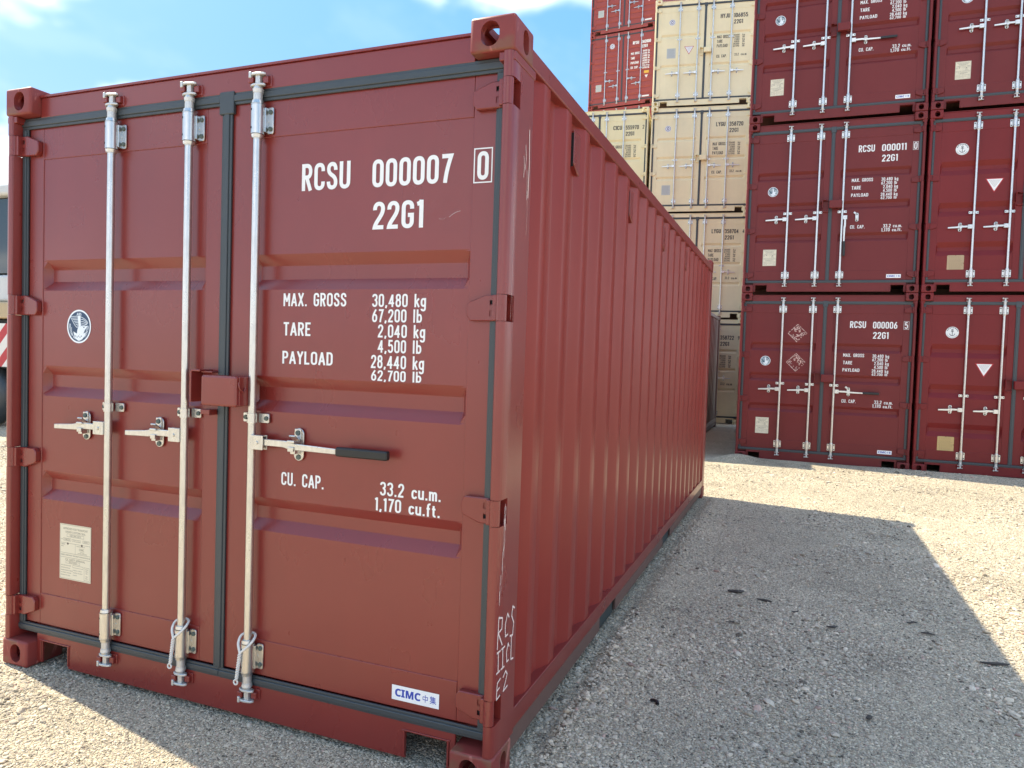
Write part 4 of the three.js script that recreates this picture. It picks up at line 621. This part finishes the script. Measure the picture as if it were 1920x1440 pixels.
// ------------------------------------------------------------------ ground
const TILE = 2.4;
const gravelMaps = (() => {
  const N = 2048, G = 230, R = rng(1234), cx = new Float32Array(G * G), cy = new Float32Array(G * G), cr = new Float32Array(G * G), ct = new Float32Array(G * G), chh = new Float32Array(G * G);
  for (let k = 0; k < G * G; k++) { cx[k] = 0.15 + 0.7 * R(); cy[k] = 0.15 + 0.7 * R(); const q = R(); cr[k] = 0.42 + 0.5 * q * q * q; ct[k] = R(); chh[k] = R(); }
  const col = new Uint8Array(N * N * 4), hgt = new Uint8Array(N * N * 4), low = tiled((u, v) => fbm3(u * 9, v * 9, 61.5, 4)), fine = tiled((u, v) => fbm3(u * 300, v * 300, 63.5, 2));
  for (let j = 0; j < N; j++) for (let i = 0; i < N; i++) {
    const u = i / N * G, v = j / N * G, X = Math.floor(u), Y = Math.floor(v); let best = -1e9, bk = 0;
    for (let b = -1; b <= 1; b++) for (let a = -1; a <= 1; a++) { const xx = (X + a + G) % G, yy = (Y + b + G) % G, k = yy * G + xx, dx = (X + a + cx[k] - u), dy = (Y + b + cy[k] - v), st = 0.75 + 0.5 * chh[k], d2 = (dx * dx * st + dy * dy / st) / (cr[k] * cr[k]); const h = Math.sqrt(Math.max(0, 1 - d2)) * (0.5 + 0.5 * cr[k]) + 0.12 * ct[k] * (d2 < 1 ? 1 : 0); if (h > best) { best = h; bk = k; } }
    const o = (j * N + i) * 4, F = fine(i / N, j / N) - 0.5, Lw = low(i / N, j / N) - 0.5, t = ct[bk]; let base = best > 0.02 ? 0.35 + 0.34 * t + (t > 0.95 ? 0.20 : 0) - (t < 0.05 ? 0.15 : 0) : 0.36; base *= 1 + 0.35 * F + 0.28 * Lw;
    const warm = 0.03 * (chh[bk] - 0.4); const e = (x) => 255 * Math.pow(clamp(x), 1 / 2.2);
    col[o] = e(base * (1.19 + warm)); col[o + 1] = e(base * 1.01); col[o + 2] = e(base * (0.755 - warm)); col[o + 3] = 255;
    const hv = clamp(0.15 + 0.75 * Math.max(0, best) + 0.12 * F) * 255; hgt[o] = hgt[o + 1] = hgt[o + 2] = hv; hgt[o + 3] = 255;
  }
  const mk = (d, s) => { const t = new THREE.DataTexture(d, N, N); t.magFilter = THREE.LinearFilter; t.minFilter = THREE.LinearMipmapLinearFilter; t.generateMipmaps = true; t.wrapS = t.wrapT = THREE.RepeatWrapping; t.anisotropy = 8; if (s) t.colorSpace = THREE.SRGBColorSpace; t.needsUpdate = true; return t; };
  return [mk(col, true), mk(hgt, false)];
})();
const mound = (x, z) => { // loose gravel pushed up along the foot of the nearest stack, and small swells elsewhere
  const d = z - (-9.58), along = sstep(1.0, 1.35, x) * Math.exp(-d * d / 0.06) * (0.018 + 0.014 * noise3(x * 2, 4, 1)) + 0.085 * Math.exp(-((x - 1.33) ** 2 / 0.09 + (z + 9.42) ** 2 / 0.05));
  const bank = 0.058 * Math.exp(-((x - 1.2) ** 2) / 0.05) * sstep(-6.0, -5.6, z) * (1 - sstep(-0.5, -0.2, z)) * (0.75 + 0.5 * noise3(x * 3, z * 3, 8.5));
  return along + bank;
};
const groundY = (x, z) => { const inside = (x > -1.35 && x < 1.3 && z < 0.12 && z > -6.2) ? 1 : 0; return (inside ? -0.004 : 0.016 * (fbm3(x * 0.9 + 5, z * 0.9 + 3, 2.5, 3) - 0.55) * sstep(0, 0.5, Math.max(Math.abs(x) - 1.25, z - 0.0, -z - 6.1)) + mound(x, z)); };
{
  const ax = (lo, a, b, hi, step) => { const v = []; for (let t = a; t <= b + 1e-6; t += step) v.push(t); let s = step, t = a; while (t > lo) { s *= 1.35; t -= s; v.unshift(Math.max(t, lo)); } s = step; t = b; while (t < hi) { s *= 1.35; t += s; v.push(Math.min(t, hi)); } return [...new Set(v)]; };
  const xs = ax(-250, -3, 6.5, 250, 0.07), zs = ax(-250, -11, 1.6, 250, 0.07), pos = [], uv = [], col = [], idx = [];
  for (const z of zs) for (const x of xs) {
    pos.push(x, groundY(x, z), z); uv.push(x / TILE, z / TILE);
    const n = fbm3(x * 0.55 + 20, z * 0.55 + 7, 4.4, 4), st = sstep(0.62, 0.80, fbm3(x * 1.6 + 3, z * 1.6 + 50, 9.4, 3)); const k = clamp(0.86 + 0.42 * (n - 0.5) - 0.22 * st, 0.4, 1.2);
    col.push(k, k * (0.985 - 0.02 * st), k * (0.96 - 0.03 * st));
  }
  for (let j = 0; j + 1 < zs.length; j++) for (let i = 0; i + 1 < xs.length; i++) { const a = j * xs.length + i, b = a + 1, c = a + xs.length, d = c + 1; idx.push(a, c, b, b, c, d); }
  const g = new THREE.BufferGeometry(); g.setAttribute('position', new THREE.Float32BufferAttribute(pos, 3)); g.setAttribute('uv', new THREE.Float32BufferAttribute(uv, 2)); g.setAttribute('color', new THREE.Float32BufferAttribute(col, 3)); g.setIndex(idx); g.computeVertexNormals();
  const m = shadows(new THREE.Mesh(g, new THREE.MeshStandardMaterial({ map: gravelMaps[0], bumpMap: gravelMaps[1], bumpScale: 0.007, roughness: 0.95, vertexColors: true }))); m.name = 'ground'; scene.add(m);
  tag(m, 'pale grey gravel yard, half in the shadow of the front container', 'ground', null, 'structure');
}
// loose stones lying on it
function stoneGeo(seed, detail = 1) { const g = new THREE.IcosahedronGeometry(1, detail), p = g.attributes.position, v = new THREE.Vector3(); for (let i = 0; i < p.count; i++) { v.fromBufferAttribute(p, i); const k = 0.72 + 0.55 * noise3(v.x * 1.3 + seed * 7, v.y * 1.3 + 3, v.z * 1.3 + seed); v.multiplyScalar(k); p.setXYZ(i, v.x, v.y * 0.55, v.z); } g.computeVertexNormals(); return g; }
{
  const R = rng(4242), Mx = new THREE.Matrix4(), Q = new THREE.Quaternion(), E = new THREE.Euler(), S = new THREE.Vector3(), Pv = new THREE.Vector3(), colr = new THREE.Color();
  const mat = new THREE.MeshStandardMaterial({ color: 0xffffff, roughness: 0.92 });
  const fwd = new THREE.Vector3(-0.3635, 0, -0.9309), rightv = new THREE.Vector3(0.9309, 0, -0.3635), lists = [[], [], []];
  const COUNT = 400000;
  for (let n = 0, tries = 0; n < COUNT && tries < COUNT * 6; tries++) {
    const u = R(), d = 1.35 + 9.2 * Math.pow(u, 1.7), s = (R() * 2 - 1) * (d * 0.74 + 0.25);
    const x = camera.position.x + fwd.x * d + rightv.x * s, z = camera.position.z + fwd.z * d + rightv.z * s;
    if (x > -1.16 && x < 1.17 && z < -0.10 && z > -6.1) { if (z < -0.5 || R() < 0.4) continue; }
    if (z < -9.62 && x > 1.3) continue;
    const q = R(), grit = fbm3(x * 1.1 + 31, z * 1.1 + 17, 5.7, 3), coarse = sstep(0.42, 0.62, grit), size = (0.0026 + (0.0026 + 0.0036 * coarse) * q * q * q + (R() < 0.004 + 0.010 * coarse ? 0.003 + 0.009 * R() : 0)) * (0.85 + d * 0.07);
    lists[n % 3].push([x, z, size]); n++;
  }
  lists.forEach((list, k) => {
    const im = new THREE.InstancedMesh(stoneGeo(k + 1, k === 0 ? 1 : 0), mat, list.length); im.name = numbered('gravel'); shadows(im);
    list.forEach(([x, z, s], i) => {
      E.set((R() - 0.5) * 0.9, R() * 6.28, (R() - 0.5) * 0.9); Q.setFromEuler(E); S.set(s * (0.75 + 0.6 * R()), s * (0.7 + 0.5 * R()), s * (0.75 + 0.5 * R())); Pv.set(x, groundY(x, z) + s * 0.20, z); im.setMatrixAt(i, Mx.compose(Pv, Q, S));
      const t = R(), w = R(); let b = 0.29 + 0.33 * t; if (w > 0.965) b = 0.68; if (w < 0.04) b = 0.12; const patch = 0.85 + 0.45 * (fbm3(x * 1.4 + 9, z * 1.4 + 2, 6.1, 3) - 0.5), wm = R(); b *= patch;
      colr.setRGB(b * (1.19 + 0.05 * wm), b * 1.01, b * (0.795 - 0.06 * wm)); if (w > 0.04 && w < 0.055) colr.setRGB(b * 1.15, b * 0.78, b * 0.62); im.setColorAt(i, colr);
    });
    im.instanceMatrix.needsUpdate = true; tag(im, 'loose grey and white gravel scattered over the yard', 'gravel', null, 'stuff'); scene.add(im);
  });
}
// bits of bark and rubber lying in the shadow
{
  const bark = flat(0.070, 0.060, 0.053, 0.95);
  function chip(seed, len, w) { const R = rng(seed), cv = new THREE.CatmullRomCurve3([0, 1, 2, 3].map((i) => new THREE.Vector3((i / 3 - 0.5) * len, 0.004 + 0.006 * R(), (R() - 0.5) * w * 1.6))); const g = new THREE.TubeGeometry(cv, 14, w / 2, 7), p = g.attributes.position; for (let i = 0; i < p.count; i++) { const t = Math.abs(p.getX(i)) / (len / 2), k = 1 - 0.55 * t * t + 0.3 * (noise3(p.getX(i) * 90, p.getZ(i) * 90, seed) - 0.5), c = cv.getPoint(clamp(p.getX(i) / len + 0.5)); p.setXYZ(i, p.getX(i), c.y + (p.getY(i) - c.y) * k * 0.7, c.z + (p.getZ(i) - c.z) * k); } g.computeVertexNormals(); return g; }
  [[1.82, -2.64, 0.10, 0.030, 0.1], [1.99, -2.55, 0.085, 0.020, -0.1], [2.17, -2.42, 0.05, 0.014, 0.2], [1.84, -2.05, 0.075, 0.010, 0.0], [2.37, -2.24, 0.055, 0.018, 0.1], [3.11, -2.05, 0.13, 0.020, -0.35], [2.80, -2.53, 0.06, 0.014, 0.1], [2.86, -2.37, 0.07, 0.014, -0.6], [2.46, -1.14, 0.035, 0.022, 0.5]].forEach(([x, z, l, w, a], i) => {
    const m = shadows(new THREE.Mesh(chip(i + 3, l, w), bark)); m.name = numbered('bark_piece'); m.position.set(x, groundY(x, z) + 0.004, z); m.rotation.y = a + 0.37; scene.add(m); tag(m, 'small dark piece of bark lying on the shaded gravel', 'bark', 'bits of bark on the shaded gravel');
  });
  const cv = new THREE.CatmullRomCurve3([[-0.022, 0.008, -0.014], [-0.008, 0.012, -0.012], [0.006, 0.013, -0.002], [0.012, 0.009, 0.014]].map((p) => new THREE.Vector3(...p)));
  const m = shadows(new THREE.Mesh(new THREE.TubeGeometry(cv, 20, 0.0078, 10).scale(1, 0.8, 1), RUBBER_BLACK)); m.name = 'rubber_scrap'; m.position.set(1.61, groundY(1.61, -0.89), -0.89); scene.add(m); tag(m, 'black curved scrap of rubber on the gravel near the front corner post', 'rubber scrap');
}

// ------------------------------------------------------------------ the work vehicle whose edge shows past the front container's left corner
{
  const t = new THREE.Group(); t.name = 'truck'; t.position.set(-11.6, 0, -6.6); scene.add(t); tag(t, 'tall white and tan truck with red hazard stripes, behind the front container', 'truck');
  const white = paint(0.62, 0.62, 0.60, { rough: 0.5 }), tan = paint(0.50, 0.38, 0.22), dark = flat(0.03, 0.032, 0.035, 0.6), glass = new THREE.MeshPhysicalMaterial({ color: new THREE.Color().setRGB(0.03, 0.05, 0.06), roughness: 0.06, metalness: 0 });
  part('cab', [box(-1.6, 1.9, 2.12, 2.58, -1.2, 0.6, 0.06), box(-1.6, -1.35, 2.58, 3.86, -1.2, 0.6, 0.04), box(1.6, 1.9, 2.58, 3.86, -1.2, 0.6, 0.04), box(-1.6, 1.9, 2.58, 3.86, -1.2, -1.1, 0.02), box(-0.05, 0.1, 2.58, 3.86, 0.52, 0.6, 0.02)], white, t);
  part('roof', [box(-1.75, 2.05, 3.86, 4.06, -1.3, 0.72, 0.07), box(-0.6, 0.4, 4.06, 4.14, -0.8, 0.1, 0.03)], white, t);
  part('window', [box(-1.35, -0.05, 2.6, 3.84, 0.555, 0.575, 0.004)], glass, t); part('window', [box(0.1, 1.6, 2.6, 3.84, 0.555, 0.575, 0.004)], glass, t);
  part('body', [box(-2.6, 2.4, 1.84, 2.118, -1.3, 0.68, 0.03)], tan, t);
  part('chassis', [box(-2.8, 2.6, 0.72, 1.0, -1.0, 0.40, 0.03), box(-2.5, 2.3, 1.0, 1.84, -1.1, 0.5, 0.02)], dark, t);
  part('hazard_board', new THREE.BoxGeometry(2.2, 0.72, 0.03).translate(1.2, 1.40, 0.66), printed(sheet(0, 2.2, 0, 0.72, 200, (c) => { c.fillStyle = '#ddd8d0'; c.fillRect(0, 0, 2.2, 0.72); c.fillStyle = '#b5222c'; for (let x = -1; x < 2.4; x += 0.42) { c.beginPath(); c.moveTo(x, 0); c.lineTo(x + 0.2, 0); c.lineTo(x + 0.2 + 0.72, 0.72); c.lineTo(x + 0.72, 0.72); c.fill(); } }, '#ddd8d0')), t);
  for (const x of [-1.55, 0.80]) { const w = part('wheel', [at(new THREE.TorusGeometry(0.37, 0.19, 16, 40).scale(1, 1, 1.0), x, 0.55, 0.45)], RUBBER, t); part('rim', [at(cyl(0.25, 0.25, 0.2, 24).rotateX(Math.PI / 2), x, 0.55, 0.47), disc(0.1, x, 0.55, 0.57, 0.06)], white, w); }
}
renderer.render(scene, camera);
